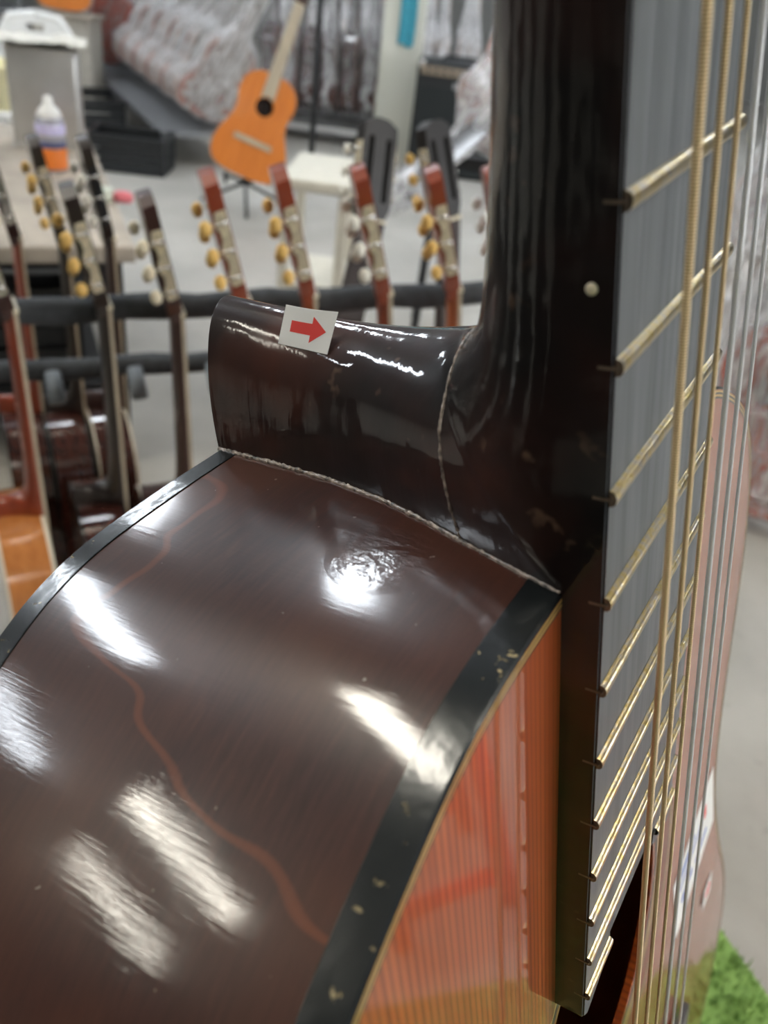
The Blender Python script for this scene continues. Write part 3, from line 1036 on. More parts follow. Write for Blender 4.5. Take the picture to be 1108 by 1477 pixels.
ORANGE_N = wood('orange_mahogany', (0.28, 0.058, 0.012), (0.42, 0.10, 0.022))
RED_N = wood('red_mahogany', (0.20, 0.032, 0.012), (0.30, 0.055, 0.020))
DARK_N = wood('dark_maroon', (0.030, 0.010, 0.009), (0.055, 0.018, 0.014))
BLACK_N = wood('black_brown', (0.014, 0.009, 0.008), (0.030, 0.020, 0.017))
DSIDE = wood('dark_brown_side', (0.035, 0.012, 0.010), (0.075, 0.022, 0.014), 0.2, 0.9)
MSIDE = wood('amber_side', (0.40, 0.14, 0.035), (0.52, 0.20, 0.06), 0.2, 0.9)
SPRUCE = wood('spruce_top', (0.60, 0.40, 0.18), (0.70, 0.50, 0.26), 0.3, 0.7)
BGFB = plain('rosewood_board', (0.035, 0.022, 0.018), 0.5, 0.2)
FBEDGE = plain('pale_board_edge', (0.45, 0.38, 0.28), 0.5, 0.1)
CREAMBIND = plain('cream_binding', (0.66, 0.60, 0.48), 0.4, 0.05)

ZH = (0.87, 0.49)
RZ = 0.80
rack_spec = [
    # nut pixel, lean deg, mats, label
    ((22, 442), 1.0, dict(side=MSIDE, top=SPRUCE, back=MSIDE, bind=CREAMBIND, neck=RED_N, fb=FBEDGE, head=DARK_N, plate=NICKEL, knob=PEARL), 'red necked guitar with white tuner knobs at the left end of the padded rack'),
    ((157, 437), 1.0, dict(side=DSIDE, top=SPRUCE, back=DSIDE, bind=BIND, neck=BLACK_N, fb=FBEDGE, head=BLACK_N, plate=TUNERPLATE, knob=AMBER), 'black necked guitar with amber knobs, second from the left end of the rack'),
    ((262, 447), 2.0, dict(side=DSIDE, top=SPRUCE, back=DSIDE, bind=CREAMBIND, neck=DARK_N, fb=FBEDGE, head=DARK_N, plate=TUNERPLATE, knob=IVORY), 'maroon necked guitar with ivory knobs, next to the heel of the front guitar'),
    ((357, 427), 5.0, dict(side=MSIDE, top=SPRUCE, back=MSIDE, bind=CREAMBIND, neck=ORANGE_N, fb=FBEDGE, head=RED_N, plate=TUNERPLATE, knob=AMBER), 'orange necked guitar with amber knobs, leftmost of the orange ones'),
    ((454, 420), 6.0, dict(side=MSIDE, top=SPRUCE, back=MSIDE, bind=CREAMBIND, neck=ORANGE_N, fb=FBEDGE, head=RED_N, plate=TUNERPLATE, knob=AMBER), 'orange necked guitar whose neck rises behind the arrow sticker'),
    ((562, 418), 7.0, dict(side=MSIDE, top=SPRUCE, back=MSIDE, bind=CREAMBIND, neck=RED_N, fb=FBEDGE, head=RED_N, plate=TUNERPLATE, knob=CREAM), 'red necked guitar with cream knobs in the middle of the rack'),
    ((662, 413), 8.0, dict(side=MSIDE, top=SPRUCE, back=MSIDE, bind=CREAMBIND, neck=ORANGE_N, fb=FBEDGE, head=RED_N, plate=TUNERPLATE, knob=AMBER), 'orange necked guitar with amber knobs, second from the right end of the rack'),
    ((742, 405), 9.0, dict(side=MSIDE, top=SPRUCE, back=MSIDE, bind=CREAMBIND, neck=RED_N, fb=FBEDGE, head=RED_N, plate=TUNERPLATE, knob=PEARL), 'red necked guitar with pearl knobs at the right end of the rack'),
]
FLOOR_BASE = 0.035
nuts = []
for (px, py), lean, mats, lab in rack_spec:
    l = math.radians(lean)
    sc = interp([(0, 0.945), (270, 0.945), (360, 0.985), (560, 1.0), (800, 1.0)], px)
    zn = FLOOR_BASE + sc * (0.821 * math.cos(l) + 0.05 * RZ * math.sin(l) + 0.046 * RZ * math.sin(l))
    P = atz(px, py, zn)
    nuts.append(P)
    yaw = math.radians(interp([(0, 31), (157, 28), (262, 25), (357, 21), (454, 17), (562, 13), (662, 10), (742, 7)], px))
    zg = (math.cos(yaw), math.sin(yaw))
    guitar('rack_guitar', lab, gmat(zg, l, nut_pos=P, zs=RZ, sc=sc), 'lo', mats, 'guitars standing in the padded rack')

zv = Vector((ZH[0], ZH[1], 0)).normalized()
xv = Vector((0, 0, 1)).cross(zv)
p0 = nuts[0] - zv * 0.25; p1 = nuts[-1] + zv * 0.25
def rackline(off, z, dz=None):
    q0 = Vector((p0.x, p0.y, z)) + xv * off; q1 = Vector((p1.x, p1.y, z + (dz or 0.0))) + xv * off
    return q0, q1
rk = empty('guitar_rack', ((p0.x + p1.x) / 2, (p0.y + p1.y) / 2, 0))
tag(rk, 'multi guitar rack with grey foam padded bars and rubber pegs', 'rack')
def rel(p): return Vector(p) - rk.location
def foam(name, q0, q1, r, wob=0.0):
    pts = [q0.lerp(q1, k / 24) for k in range(25)]
    pts = [rel(p) + Vector((0, 0, wob * math.sin(k * 1.7))) for k, p in enumerate(pts)]
    return MB().tube(pts, [r * (1 + 0.07 * math.sin(k * 2.3)) for k in range(25)], 14).build(name, FOAM, rk)
q0, q1 = rackline(0.066, 0.782, 0.03); foam('upper_bar', q0, q1, 0.0185, 0.002)
q2, q3 = rackline(0.15, 0.660, 0.02); foam('lower_bar', q2, q3, 0.0165, 0.002)
b0, b1 = rackline(-0.13, 0.018); MB().tube([rel(b0), rel(b1)], 0.016, 10).build('base_bar', BLACKMETAL, rk)
b0, b1 = rackline(0.15, 0.018); MB().tube([rel(b0), rel(b1)], 0.016, 10).build('base_bar', BLACKMETAL, rk)
for k in range(10):
    c = q2.lerp(q3, (k + 0.5) / 10)
    MB().tube([rel(c - xv * 0.012), rel(c - xv * 0.045 + Vector((0, 0, -0.034)))], [0.0125, 0.0125], 12).build('peg', PEG, rk)
for q in (0, 1):
    zz = -0.02 if q == 0 else 0.02
    e0 = (p0 if q == 0 else p1) + zv * zz
    e0 = Vector((e0.x, e0.y, 0))
    MB().tube([rel(e0 + xv * 0.15 + Vector((0, 0, 0.018))), rel(e0 + xv * 0.15 + Vector((0, 0, 0.66 + 0.02 * q))), rel(e0 + xv * 0.066 + Vector((0, 0, 0.782 + 0.03 * q)))], 0.012, 10).build('post', BLACKMETAL, rk)
    MB().tube([rel(e0 - xv * 0.16 + Vector((0, 0, 0.018))), rel(e0 + xv * 0.30 + Vector((0, 0, 0.018)))], 0.014, 10).build('foot', BLACKMETAL, rk)

# second row further back at the left
back_spec = [((30, 339), 1.55, dict(side=DSIDE, top=SPRUCE, back=DSIDE, bind=BIND, neck=RED_N, fb=FBEDGE, head=DARK_N, plate=NICKEL, knob=IVORY), 'dark glossy guitar standing behind the rack at the far left'),
             ((97, 342), 1.60, dict(side=DSIDE, top=SPRUCE, back=DSIDE, bind=BIND, neck=BLACK_N, fb=FBEDGE, head=BLACK_N, plate=TUNERPLATE, knob=AMBER), 'dark glossy guitar in the middle of the three standing behind the rack'),
             ((163, 340), 1.60, dict(side=DSIDE, top=SPRUCE, back=DSIDE, bind=CREAMBIND, neck=DARK_N, fb=FBEDGE, head=BLACK_N, plate=BLACKMETAL, knob=CREAM), 'dark glossy guitar with cream binding standing behind the rack')]
for (px, py), t, mats, lab in back_spec:
    P = at(px, py, t)
    P.z = 0.003 + 0.821 * 0.96
    P2 = atz(px, py, P.z)
    g = guitar('standing_guitar', lab, gmat(ZH, math.radians(0.5), nut_pos=P2, zs=0.78, sc=0.96), 'lo', mats, 'guitars standing behind the rack')
    mb = MB(); mb.box(L(-191, -705, -60), (0.001, 0.012, 0.035))
    mb.build('paper_tag', PAPER, g)

# ------------------------------------------------------------------ work bench with bottle and tin
BZ = 0.60
fl = atz(10, 356, BZ); fr_ = atz(196, 356, BZ); br_ = atz(150, 222, BZ)
ax = Vector((fr_.x - fl.x, fr_.y - fl.y, 0)).normalized(); ay = Vector((-ax.y, ax.x, 0))
dep = 1.35
wid = 1.25
cc = Vector((fr_.x, fr_.y, 0)) - ax * wid / 2 + ay * dep / 2
wb = empty('work_bench', mat=Matrix.Translation(cc) @ Matrix(((ax.x, ay.x, 0), (ax.y, ay.y, 0), (0, 0, 1))).to_4x4())
tag(wb, 'low workbench with a worn tan board top at the left', 'bench')
BOARD = plain('worn_tan_board', (0.38, 0.33, 0.27), 0.7, 0.25, 8)
MB().rbox((0, 0, BZ - 0.02), (wid, dep, 0.04), 0.006).build('bench_top', BOARD, wb)
for sx in (-1, 1):
    for sy in (-1, 1):
        MB().box((sx * (wid / 2 - 0.06), sy * (dep / 2 - 0.06), (BZ - 0.04) / 2), (0.06, 0.06, BZ - 0.04)).build('leg', BLACKMETAL, wb)
MB().box((0, 0, 0.2), (wid - 0.16, dep - 0.16, 0.03)).build('lower_shelf', BLACKMETAL, wb)
BLACKBOX = plain('black_plastic_crate', (0.014, 0.016, 0.018), 0.45, 0.2)
def crate(name, label, loc, size, rz, mat, group=None):
    """open plastic crate with slatted sides and a rim"""
    e = empty(name, loc, rz); tag(e, label, 'crate', group)
    w, d, h = size
    MB().box((0, 0, 0.01), (w, d, 0.02)).build('floor_panel', mat, e)
    for s in (-1, 1):
        for k in range(3):
            zz = 0.03 + (h - 0.05) * (k + 0.5) / 3
            MB().box((0, s * (d / 2 - 0.006), zz), (w, 0.012, (h - 0.05) / 3 * 0.7)).build('slat', mat, e)
            MB().box((s * (w / 2 - 0.006), 0, zz), (0.012, d - 0.024, (h - 0.05) / 3 * 0.7)).build('slat', mat, e)
        for s2 in (-1, 1):
            MB().box((s * (w / 2 - 0.012), s2 * (d / 2 - 0.012), h / 2), (0.028, 0.028, h)).build('corner_post', mat, e)
        MB().box((0, s * (d / 2 - 0.006), h - 0.012), (w + 0.02, 0.026, 0.022)).build('rim', mat, e)
        MB().box((s * (w / 2 - 0.006), 0, h - 0.012), (0.026, d + 0.02, 0.022)).build('rim', mat, e)
    return e
c1 = wb.matrix_world @ Vector((0.22, -0.36, 0.215))
crate('black_crate', 'black plastic crate on the shelf under the workbench', c1, (0.55, 0.40, 0.24), math.atan2(ax.y, ax.x), BLACKBOX)

# spray bottle
bp_ = atz(78, 245, BZ)
bo = empty('spray_bottle', bp_, 0.2); tag(bo, 'clear spray bottle with white cap and orange label on the workbench', 'bottle')
CLEARB = plain('clear_bottle', (0.75, 0.75, 0.82), 0.15, 0.03, trans=0.6)
ORANGEL = plain('orange_label', (0.85, 0.22, 0.03), 0.4, 0.05)
LILAC = plain('lilac_label', (0.62, 0.58, 0.85), 0.4, 0.05)
NAVY = plain('navy_label', (0.08, 0.09, 0.2), 0.4, 0.05)
MB().lathe([(0.036, 0), (0.040, 0.004), (0.040, 0.13), (0.036, 0.142), (0.020, 0.152)], n=24).build('body', CLEARB, bo)
MB().lathe([(0.0405, 0.008), (0.0408, 0.01), (0.0408, 0.062), (0.0405, 0.064)], n=24).build('lower_label', ORANGEL, bo)
MB().lathe([(0.0405, 0.066), (0.0408, 0.067), (0.0408, 0.082), (0.0405, 0.083)], n=24).build('dark_band', NAVY, bo)
MB().lathe([(0.0405, 0.1), (0.0408, 0.101), (0.0408, 0.126), (0.0405, 0.127)], n=24).build('upper_label', LILAC, bo)
MB().lathe([(0.033, 0.140), (0.034, 0.152), (0.026, 0.166), (0.014, 0.176), (0.013, 0.194), (0.008, 0.198)], n=24).build('cap', WHITEPLASTIC, bo)
# oil tin
tp = atz(74, 206, BZ)
tin = empty('oil_tin', tp, math.radians(18)); tag(tin, 'tall bare metal tin standing behind the spray bottle', 'tin')
TINM = plain('dull_tinplate', (0.52, 0.52, 0.51), 0.38, 0.12, 9, metal=0.7)
MB().rbox((0, 0, 0.14), (0.205, 0.18, 0.278), 0.012).build('body', TINM, tin)
for zz in (0.006, 0.276):
    MB().rbox((0, 0, zz), (0.211, 0.186, 0.010), 0.003).build('rolled_rim', TINM, tin)
rag = MB()
for j in range(9):
    for i in range(13):
        x = -0.13 + 0.26 * i / 12; y = -0.11 + 0.2 * j / 8
        rag.v.append((x, y, 0.287 + 0.022 * (0.5 + noise.noise(Vector((x * 22, y * 22, 1)))) + 0.0))
for j in range(8):
    for i in range(12):
        a = j * 13 + i
        rag.f.append((a, a + 1, a + 14, a + 13)); rag.smooth.append(True)
n0 = len(rag.v)
rag.v += [(x, y, z - 0.006) for x, y, z in rag.v[:n0]]
for j in range(8):
    for i in range(12):
        a = n0 + j * 13 + i
        rag.f.append((a + 13, a + 14, a + 1, a)); rag.smooth.append(True)
ro = rag.build('folded_rag', plain('off_white_cloth', (0.62, 0.60, 0.54), 0.8, 0.1), None, tp, (0, 0, math.radians(18)))
tag(ro, 'off white rag lying on top of the metal tin', 'rag')
# small things on the bench
po = MB().lathe([(0.004, 0), (0.020, 0.002), (0.024, 0.014), (0.018, 0.026), (0.004, 0.03)], n=14, sx=1.2, sy=0.8).build('pink_eraser', plain('pink_rubber', (0.80, 0.20, 0.24), 0.6, 0.1), None, atz(178, 292, BZ))
tag(po, 'small pink rubber lump on the workbench edge', 'rubber')
po = MB().lathe([(0.020, 0), (0.025, 0.003), (0.025, 0.034), (0.012, 0.036), (0.012, 0.012)], n=18).build('tape_roll', plain('pale_green_tape', (0.62, 0.66, 0.56), 0.5, 0.05), None, atz(150, 290, BZ))
tag(po, 'pale green tape roll standing on the workbench', 'tape')

# ------------------------------------------------------------------ far left: chair, tub, shelf, crates
def plastic_chair(loc, rz, label):
    e = empty('plastic_chair', loc, rz); tag(e, label, 'chair')
    W_ = WHITEPLASTIC
    MB().rbox((0, 0, 0.42), (0.44, 0.42, 0.03), 0.012).build('seat', W_, e)
    for sx in (-1, 1):
        MB().tube([(sx * 0.20, -0.19, 0.41), (sx * 0.225, -0.225, 0)], [0.026, 0.018], 8).build('leg', W_, e)
        MB().tube([(sx * 0.20, 0.19, 0.41), (sx * 0.225, 0.25, 0)], [0.026, 0.018], 8).build('leg', W_, e)
        MB().tube([(sx * 0.205, 0.20, 0.41), (sx * 0.215, 0.25, 0.62), (sx * 0.205, 0.27, 0.74), (sx * 0.15, 0.285, 0.815), (0, 0.29, 0.835)], 0.026, 8).build('back_post', W_, e)
    # back panel with hand hole: rows of strips
    mb = MB()
    def pt(u, v): return (u * 0.19, 0.262 + 0.024 * (v - 0.5), 0.60 + 0.22 * v)
    us = [-1, -0.6, -0.28, 0.28, 0.6, 1]; vs_ = [0, 0.35, 0.62, 0.82, 1]
    for i in range(5):
        for j in range(4):
            if i == 2 and j == 2: continue
            if j == 0 and i in (0, 4): continue
            a, b_, c, d = pt(us[i], vs_[j]), pt(us[i + 1], vs_[j]), pt(us[i + 1], vs_[j + 1]), pt(us[i], vs_[j + 1])
            q = [Vector(p) for p in (a, b_, c, d)]
            mb.add([p + Vector((0, o, 0)) for o in (-0.006, 0.006) for p in q], [(0, 1, 2, 3), (4, 5, 6, 7), (0, 1, 5, 4), (1, 2, 6, 5), (2, 3, 7, 6), (3, 0, 4, 7)])
    mb.build('back_panel', W_, e)
    for k in (-1, 0, 1):
        MB().box((k * 0.07, 0.238, 0.52), (0.035, 0.012, 0.20), Matrix.Rotation(-0.12, 3, 'X')).build('back_slat', W_, e)
    e.scale = (0.86, 0.86, 0.86)
    return e
c = aty(66, 22, 5.4)
plastic_chair((c.x, c.y - 0.25, 0), math.radians(14), 'white plastic chair behind the metal tin')
c = at(6, 128, 4.6)
tub = empty('yellow_tub', (c.x, c.y, 0)); tag(tub, 'pale yellow plastic tub on a white stool at the far left', 'tub')
TUBM = plain('pale_yellow_plastic', (0.78, 0.72, 0.45), 0.4, 0.05)
zt0 = 0.46
MB().lathe([(0.11, zt0), (0.13, zt0 + 0.16), (0.137, zt0 + 0.17), (0.137, zt0 + 0.18), (0.125, zt0 + 0.18), (0.12, zt0 + 0.165), (0.105, zt0 + 0.01)], n=24).build('tub_wall', TUBM, tub)
MB().lathe([(0.02, zt0 + 0.004), (0.108, zt0 + 0.005)], n=24).build('tub_bottom', TUBM, tub)
st = empty('white_stool', (c.x, c.y, 0)); tag(st, 'white plastic stool under the pale yellow tub', 'stool')
MB().rbox((0, 0, 0.447), (0.32, 0.32, 0.024), 0.008).build('seat', WHITEPLASTIC, st)
for sx in (-1, 1):
    for sy in (-1, 1):
        MB().tube([(sx * 0.13, sy * 0.13, 0.44), (sx * 0.16, sy * 0.16, 0)], [0.022, 0.016], 8).build('leg', WHITEPLASTIC, st)
# grey shelf unit
c = aty(10, 30, 7.2)
sh = empty('steel_shelf', (c.x - 0.25, c.y, 0)); tag(sh, 'grey steel shelf unit at the far left', 'shelf')
GREYM = plain('grey_steel', (0.22, 0.23, 0.24), 0.4, 0.1, metal=0.3)
for zz in (0.15, 0.55, 0.85, 1.2, 1.6):
    MB().box((0, 0, zz), (0.9, 0.4, 0.03)).build('shelf_board', GREYM, sh)
for sx in (-1, 1):
    for sy in (-1, 1):
        MB().box((sx * 0.45, sy * 0.2, 0.9), (0.03, 0.03, 1.8)).build('post', GREYM, sh)
for k in range(4):
    bx = MB().rbox((0, 0, 0.09), (0.18, 0.28, 0.18), 0.02).build('storage_box', FILM_DENSE if k % 2 else plain('dark_box', (0.08, 0.085, 0.09), 0.3, 0.2), None, (c.x - 0.25 - 0.32 + 0.21 * k, c.y - 0.02, 0.867))
    tag(bx, ['dark box at the left on the steel shelf', 'film wrapped box second from left on the steel shelf', 'dark box third from left on the steel shelf', 'film wrapped box at the right end of the steel shelf'][k], 'box', 'boxes on the steel shelf')
# black crates on the floor before the long row
c = atz(160, 168, 0.0)
crate('black_crate', 'large flat black crate on the floor before the wrapped row', (c.x - 0.054, c.y - 0.42, 0), (0.5, 0.55, 0.2), math.radians(27), BLACKBOX)
c = atz(196, 214, 0.0)
crate('black_crate', 'smaller black crate at the near corner of the wrapped row', (c.x + 0.14, c.y - 0.52, 0), (0.44, 0.30, 0.2), math.radians(4), BLACKBOX)
# orange guitar hanging at the top left, on a floor stand
def floor_stand(loc, rz, label, h=0.25, depth=0.16):
    e = empty('guitar_stand', loc, rz); tag(e, label, 'stand')
    for a in (0.5, 2.64, 4.71):
        MB().tube([(0, 0.12, h * 0.7), (0.26 * math.cos(a), 0.12 + 0.2 * math.sin(a), 0.008)], 0.009, 8).build('leg', BLACKMETAL, e)
    MB().tube([(0, 0.12, h * 0.6), (0, 0.16, h + 0.45)], 0.011, 8).build('upright', BLACKMETAL, e)
    for s in (-1, 1):
        MB().tube([(0, 0.12, h * 0.7), (s * 0.11, 0.10, h - 0.02), (s * 0.11, -0.06, h - 0.02), (s * 0.11, -0.07, h + 0.03)], 0.009, 8).build('cradle_arm', BLACKMETAL, e)
    return e
OTOP = wood('bright_orange_top', (0.58, 0.16, 0.02), (0.70, 0.22, 0.035), 0.3, 0.7)
OMATS = dict(side=DSIDE, top=OTOP, back=DSIDE, bind=CREAMBIND, neck=DARK_N, fb=FBEDGE, head=DARK_N, plate=NICKEL, knob=PEARL)
# big orange guitar on a stand, soundboard to the camera, neck leaning right
gb = at(347, 254, 4.72)
zdir = Vector((-gb.x + 0.25, -gb.y, 0)).normalized()
m = gmat((zdir.x, zdir.y), math.radians(12), base_pos=gb, roll=math.radians(19))
guitar('orange_guitar', 'orange topped classical guitar on a black stand, neck leaning to the right', m, 'lo', OMATS)
floor_stand((gb.x + 0.02, gb.y + 0.06, 0), math.atan2(zdir.y, zdir.x) + math.pi / 2, 'black steel stand under the orange topped guitar', h=gb.z - 0.01)
gb2 = at(92, 18, 7.35)
m = gmat((0.35, -0.94), math.radians(8), base_pos=gb2 + Vector((0, 0, 0.012)), roll=math.radians(3))
guitar('orange_guitar', 'orange topped guitar on a shelf behind the white chair, only its lower bout in view', m, 'lo', OMATS)
sb = empty('plywood_plinth', (gb2.x, gb2.y + 0.05, 0)); tag(sb, 'pale plywood plinth under the farther orange guitar', 'plinth')
hz = gb2.z - 0.012
MB().box((0, 0, hz / 2), (0.40, 0.24, hz)).build('carcass', plain('pale_plywood', (0.5, 0.47, 0.41), 0.7, 0.1), sb)
MB().box((0, 0, hz - 0.005), (0.44, 0.28, 0.03)).build('top_panel', BOARD, sb)

# ------------------------------------------------------------------ guitars wrapped in film
def wrap_mesh(seed, bulge=1.0):
    """closed film bag round a guitar: loops along y, wrinkled"""
    rr = random.Random(seed)
    sta = [(-0.035, 0.03, 0.03), (0.0, 0.14, 0.055), (0.06, 0.19, 0.062), (0.13, 0.198, 0.064), (0.2, 0.185, 0.062), (0.27, 0.15, 0.060), (0.34, 0.155, 0.060), (0.41, 0.158, 0.060),
           (0.47, 0.14, 0.060), (0.51, 0.085, 0.056), (0.56, 0.055, 0.045), (0.64, 0.047, 0.036), (0.73, 0.044, 0.034), (0.82, 0.046, 0.036), (0.88, 0.055, 0.042), (0.96, 0.053, 0.04), (1.02, 0.042, 0.032), (1.07, 0.022, 0.02), (1.12, 0.03, 0.008)]
    sta = [(a, b_, c) for a, b_, c in sta]
    n = 22; P = []; ys = []
    m = len(sta)
    dense = []
    for i in range(m - 1):
        for k in range(2):
            t = k / 2
            dense.append(tuple(sta[i][j] * (1 - t) + sta[i + 1][j] * t for j in range(3)))
    dense.append(sta[-1])
    for (y, hx, hz) in dense:
        for k in range(n):
            a = 2 * math.pi * k / n
            ca, sa = math.cos(a), math.sin(a)
            x = hx * math.copysign(abs(ca) ** 0.6, ca); z = hz * math.copysign(abs(sa) ** 0.6, sa)
            w = 1 + 0.16 * bulge * noise.noise(Vector((x * 16 + seed, y * 12, z * 16)))
            P.append((x * w, y + 0.012 * noise.noise(Vector((x * 9, seed, z * 9))), z * w * (1 + 0.1 * rr.uniform(-1, 1))))
    F = []
    for i in range(len(dense) - 1):
        for k in range(n):
            F.append((i * n + k, i * n + (k + 1) % n, (i + 1) * n + (k + 1) % n, (i + 1) * n + k))
    F.append(tuple(range(n - 1, -1, -1))); F.append(tuple((len(dense) - 1) * n + k for k in range(n)))
    mb = MB(); mb.add(P, F, False)
    return mb.mesh('plastic_wrap')
WRAPS = [wrap_mesh(s) for s in (1, 5, 9)]

def wrapped(label, mat4, film, mats, group, k=0):
    e = empty('wrapped_guitar', mat=mat4)
    tag(e, label, 'wrapped guitar', group)
    link('plastic_wrap', WRAPS[k % 3], film, e)
    link('body_side', GM['lo', 'side'], mats[0], e)
    link('soundboard', GM['lo', 'top'], mats[1], e)
    link('back', GM['lo', 'back'], mats[0], e)
    link('neck', GM['lo', 'neck'], mats[2], e)
    link('headstock', GM['lo', 'head'], mats[2], e)
    return e

PALEW = wood('pale_body', (0.52, 0.42, 0.38), (0.62, 0.52, 0.47), 0.4, 0.4)
PINKW = wood('pinkish_body', (0.36, 0.20, 0.17), (0.46, 0.28, 0.24), 0.4, 0.4)
REDW = wood('red_body', (0.36, 0.06, 0.03), (0.46, 0.09, 0.05), 0.35, 0.5)
# the long row, leaning towards the near right
rowN = Vector((-1.42, 5.55, 0.0)); rowF = Vector((-3.75, 9.7, 0.0))
NR = 35
lv = Vector((0.93, -0.36, 0)).normalized()
for i in range(NR):
    t = i / (NR - 1)
    b_ = rowN.lerp(rowF, t)
    ln = math.radians(33 + 3 * math.sin(i * 1.9))
    y = Vector((0, 0, 1)) * math.cos(ln) + lv * math.sin(ln)
    zz = (rowF - rowN).normalized()
    zz = (zz - y * zz.dot(y)).normalized()
    x = y.cross(zz)
    m = Matrix.Identity(4)
    for r in range(3):
        m[r][0] = x[r]; m[r][1] = y[r]; m[r][2] = zz[r] * 0.80
    m.translation = b_ + Vector((0, 0, 0.30))
    red = (i == 15)
    mats = (REDW, REDW, REDW) if red else ((PALEW, PALEW, PALEW) if i % 3 else (PINKW, PALEW, PINKW))
    if red:
        m = m.copy(); m.translation = m.translation + Vector((-0.20, -0.17, 0.02)) - x * 0.0
    wrapped('bare red guitar body showing among the film wrapped guitars of the long row' if red else 'guitar in crinkled clear film leaning in the long packed row', m,
            FILM_CLEAR if red else FILM_DENSE, mats, None if red else 'film wrapped guitars in the long row', i)
rr_ = empty('row_rack', ((rowN.x + rowF.x) / 2, (rowN.y + rowF.y) / 2, 0)); tag(rr_, 'long low rack with a black bar carrying the wrapped row', 'rack')
rd = (rowF - rowN).normalized(); rp = Vector((-rd.y, rd.x, 0))
def rrel(p): return Vector(p) - rr_.location
topo = lv * 0.62 + Vector((0, 0, 0.86))
MB().tube([rrel(rowN + topo - rd * 0.1 + Vector((0, 0, 0.32))), rrel(rowF + topo + rd * 0.1 + Vector((0, 0, 0.32)))], 0.022, 8).build('leaning_bar', BLACKMETAL, rr_)
for t in (0.0, 0.5, 1.0):
    q = rowN.lerp(rowF, t) + lv * 0.78
    MB().tube([rrel(q), rrel(q + Vector((0, 0, 1.12))), rrel(rowN.lerp(rowF, t) + topo + Vector((0, 0, 0.32)))], 0.018, 8).build('upright', BLACKMETAL, rr_)
    q2_ = rowN.lerp(rowF, t) - lv * 0.2
    MB().tube([rrel(q2_ + Vector((0, 0, 0.0))), rrel(q2_ + Vector((0, 0, 0.20)))], 0.018, 8).build('foot', BLACKMETAL, rr_)
MB().box((0, 0, 0.185), (0.5, (rowF - rowN).length + 0.2, 0.03), Matrix.Rotation(math.atan2(rd.y, rd.x) - math.pi / 2, 3, 'Z')).build('bottom_shelf', GREYM, rr_)

ORD = ['first', 'second', 'third', 'fourth', 'fifth', 'sixth', 'seventh', 'eighth', 'ninth']
# upright wrapped guitars on a bench in the middle distance
bench_c = aty(478, 200, 6.9)
hb = 0.16
mbn = empty('display_bench', (bench_c.x, bench_c.y, 0)); tag(mbn, 'long low dark bench carrying upright wrapped guitars left of the pillar', 'bench')
MB().box((0, 0, hb - 0.02), (1.05, 0.45, 0.04)).build('bench_top', plain('grey_bench', (0.10, 0.10, 0.10), 0.4, 0.1), mbn)
for sx in (-1, 1):
    MB().box((sx * 0.46, 0, (hb - 0.04) / 2), (0.05, 0.4, hb - 0.04)).build('leg', BLACKMETAL, mbn)
for k in range(7):
    x = bench_c.x - 0.43 + 0.143 * k
    m = gmat((1.0, -0.12), math.radians(4), base_pos=Vector((x, bench_c.y - 0.02, hb + 0.045)))
    wrapped('dark guitar in clear film, %s from the left on the bench before the pillar' % ORD[k], m, FILM if k % 2 else FILM_CLEAR, (DSIDE, RED_N, DARK_N), 'dark wrapped guitars on the bench', k)
# rows behind
for k in range(7):
    c = aty(412 + 23 * k, 40, 8.4)
    m = gmat((1.0, -0.2), math.radians(3 + 3 * math.sin(k * 2.1)), base_pos=Vector((c.x, c.y, 0.245)))
    wrapped('guitar in milky film, %s from the left in the row behind the dark wrapped ones' % ORD[k], m, FILM_DENSE, (PALEW, PALEW, PINKW), 'milky wrapped guitars behind the bench', k)
for k in range(6):
    c = aty(622 + 24 * k, 40, 7.9)
    m = gmat((1.0, 0.1), math.radians(2 + 4 * math.sin(k * 2.7)), base_pos=Vector((c.x, c.y, 0.245)))
    wrapped('guitar in milky film, %s from the left in the row behind the amplifier' % ORD[k], m, FILM_DENSE, (PALEW, PALEW, PALEW), 'milky wrapped guitars behind the amplifier', k)
for (cx, cy, w, lab) in ((aty(481, 40, 8.4).x, 8.4, 1.3, 'low grey plinth under the milky wrapped guitars behind the bench'), (aty(682, 40, 7.9).x, 7.9, 1.2, 'low grey plinth under the milky wrapped guitars behind the amplifier')):
    pl = empty('display_plinth', (cx, cy, 0)); tag(pl, lab, 'plinth')
    MB().box((0, 0, 0.09), (w - 0.06, 0.44, 0.18)).build('carcass', GREYM, pl)
    MB().box((0, 0, 0.19), (w, 0.5, 0.02)).build('top_panel', GREYM, pl)

# pillar with teal cloth, amplifier
pc_ = aty(577, 100, 6.55)
pil = MB().box((pc_.x, pc_.y, 2.5), (0.27, 0.27, 5.0)).build('trim_1', plain('cream_pillar_paint', (0.66, 0.66, 0.58), 0.6, 0.04, 3))
tag(pil, 'square cream painted pillar beside the amplifier', 'pillar', kind='structure')
pz = pc_.y - 0.135
mb = MB(); n = 14
for j in range(n + 1):
    for i in range(9):
        u = i / 8; v = j / n
        mb.v.append((pc_.x - 0.03 + 0.105 * u + 0.004 * math.sin(9 * v), pz - 0.012 - 0.012 * (0.5 + 0.5 * math.sin(u * 9 + v * 2)), 0.72 + 0.75 * v + 0.012 * math.sin(u * 7)))
for j in range(n):
    for i in range(8):
        a = j * 9 + i
        mb.f.append((a, a + 1, a + 10, a + 9)); mb.smooth.append(True)
q = len(mb.v)
mb.v += [(x, y + 0.004, z) for x, y, z in mb.v]
for j in range(n):
    for i in range(8):
        a = q + j * 9 + i
        mb.f.append((a + 9, a + 10, a + 1, a)); mb.smooth.append(True)
cl = mb.build('hanging_cloth', plain('teal_cloth', (0.045, 0.30, 0.40), 0.8, 0.2, 30, bump=0.3))
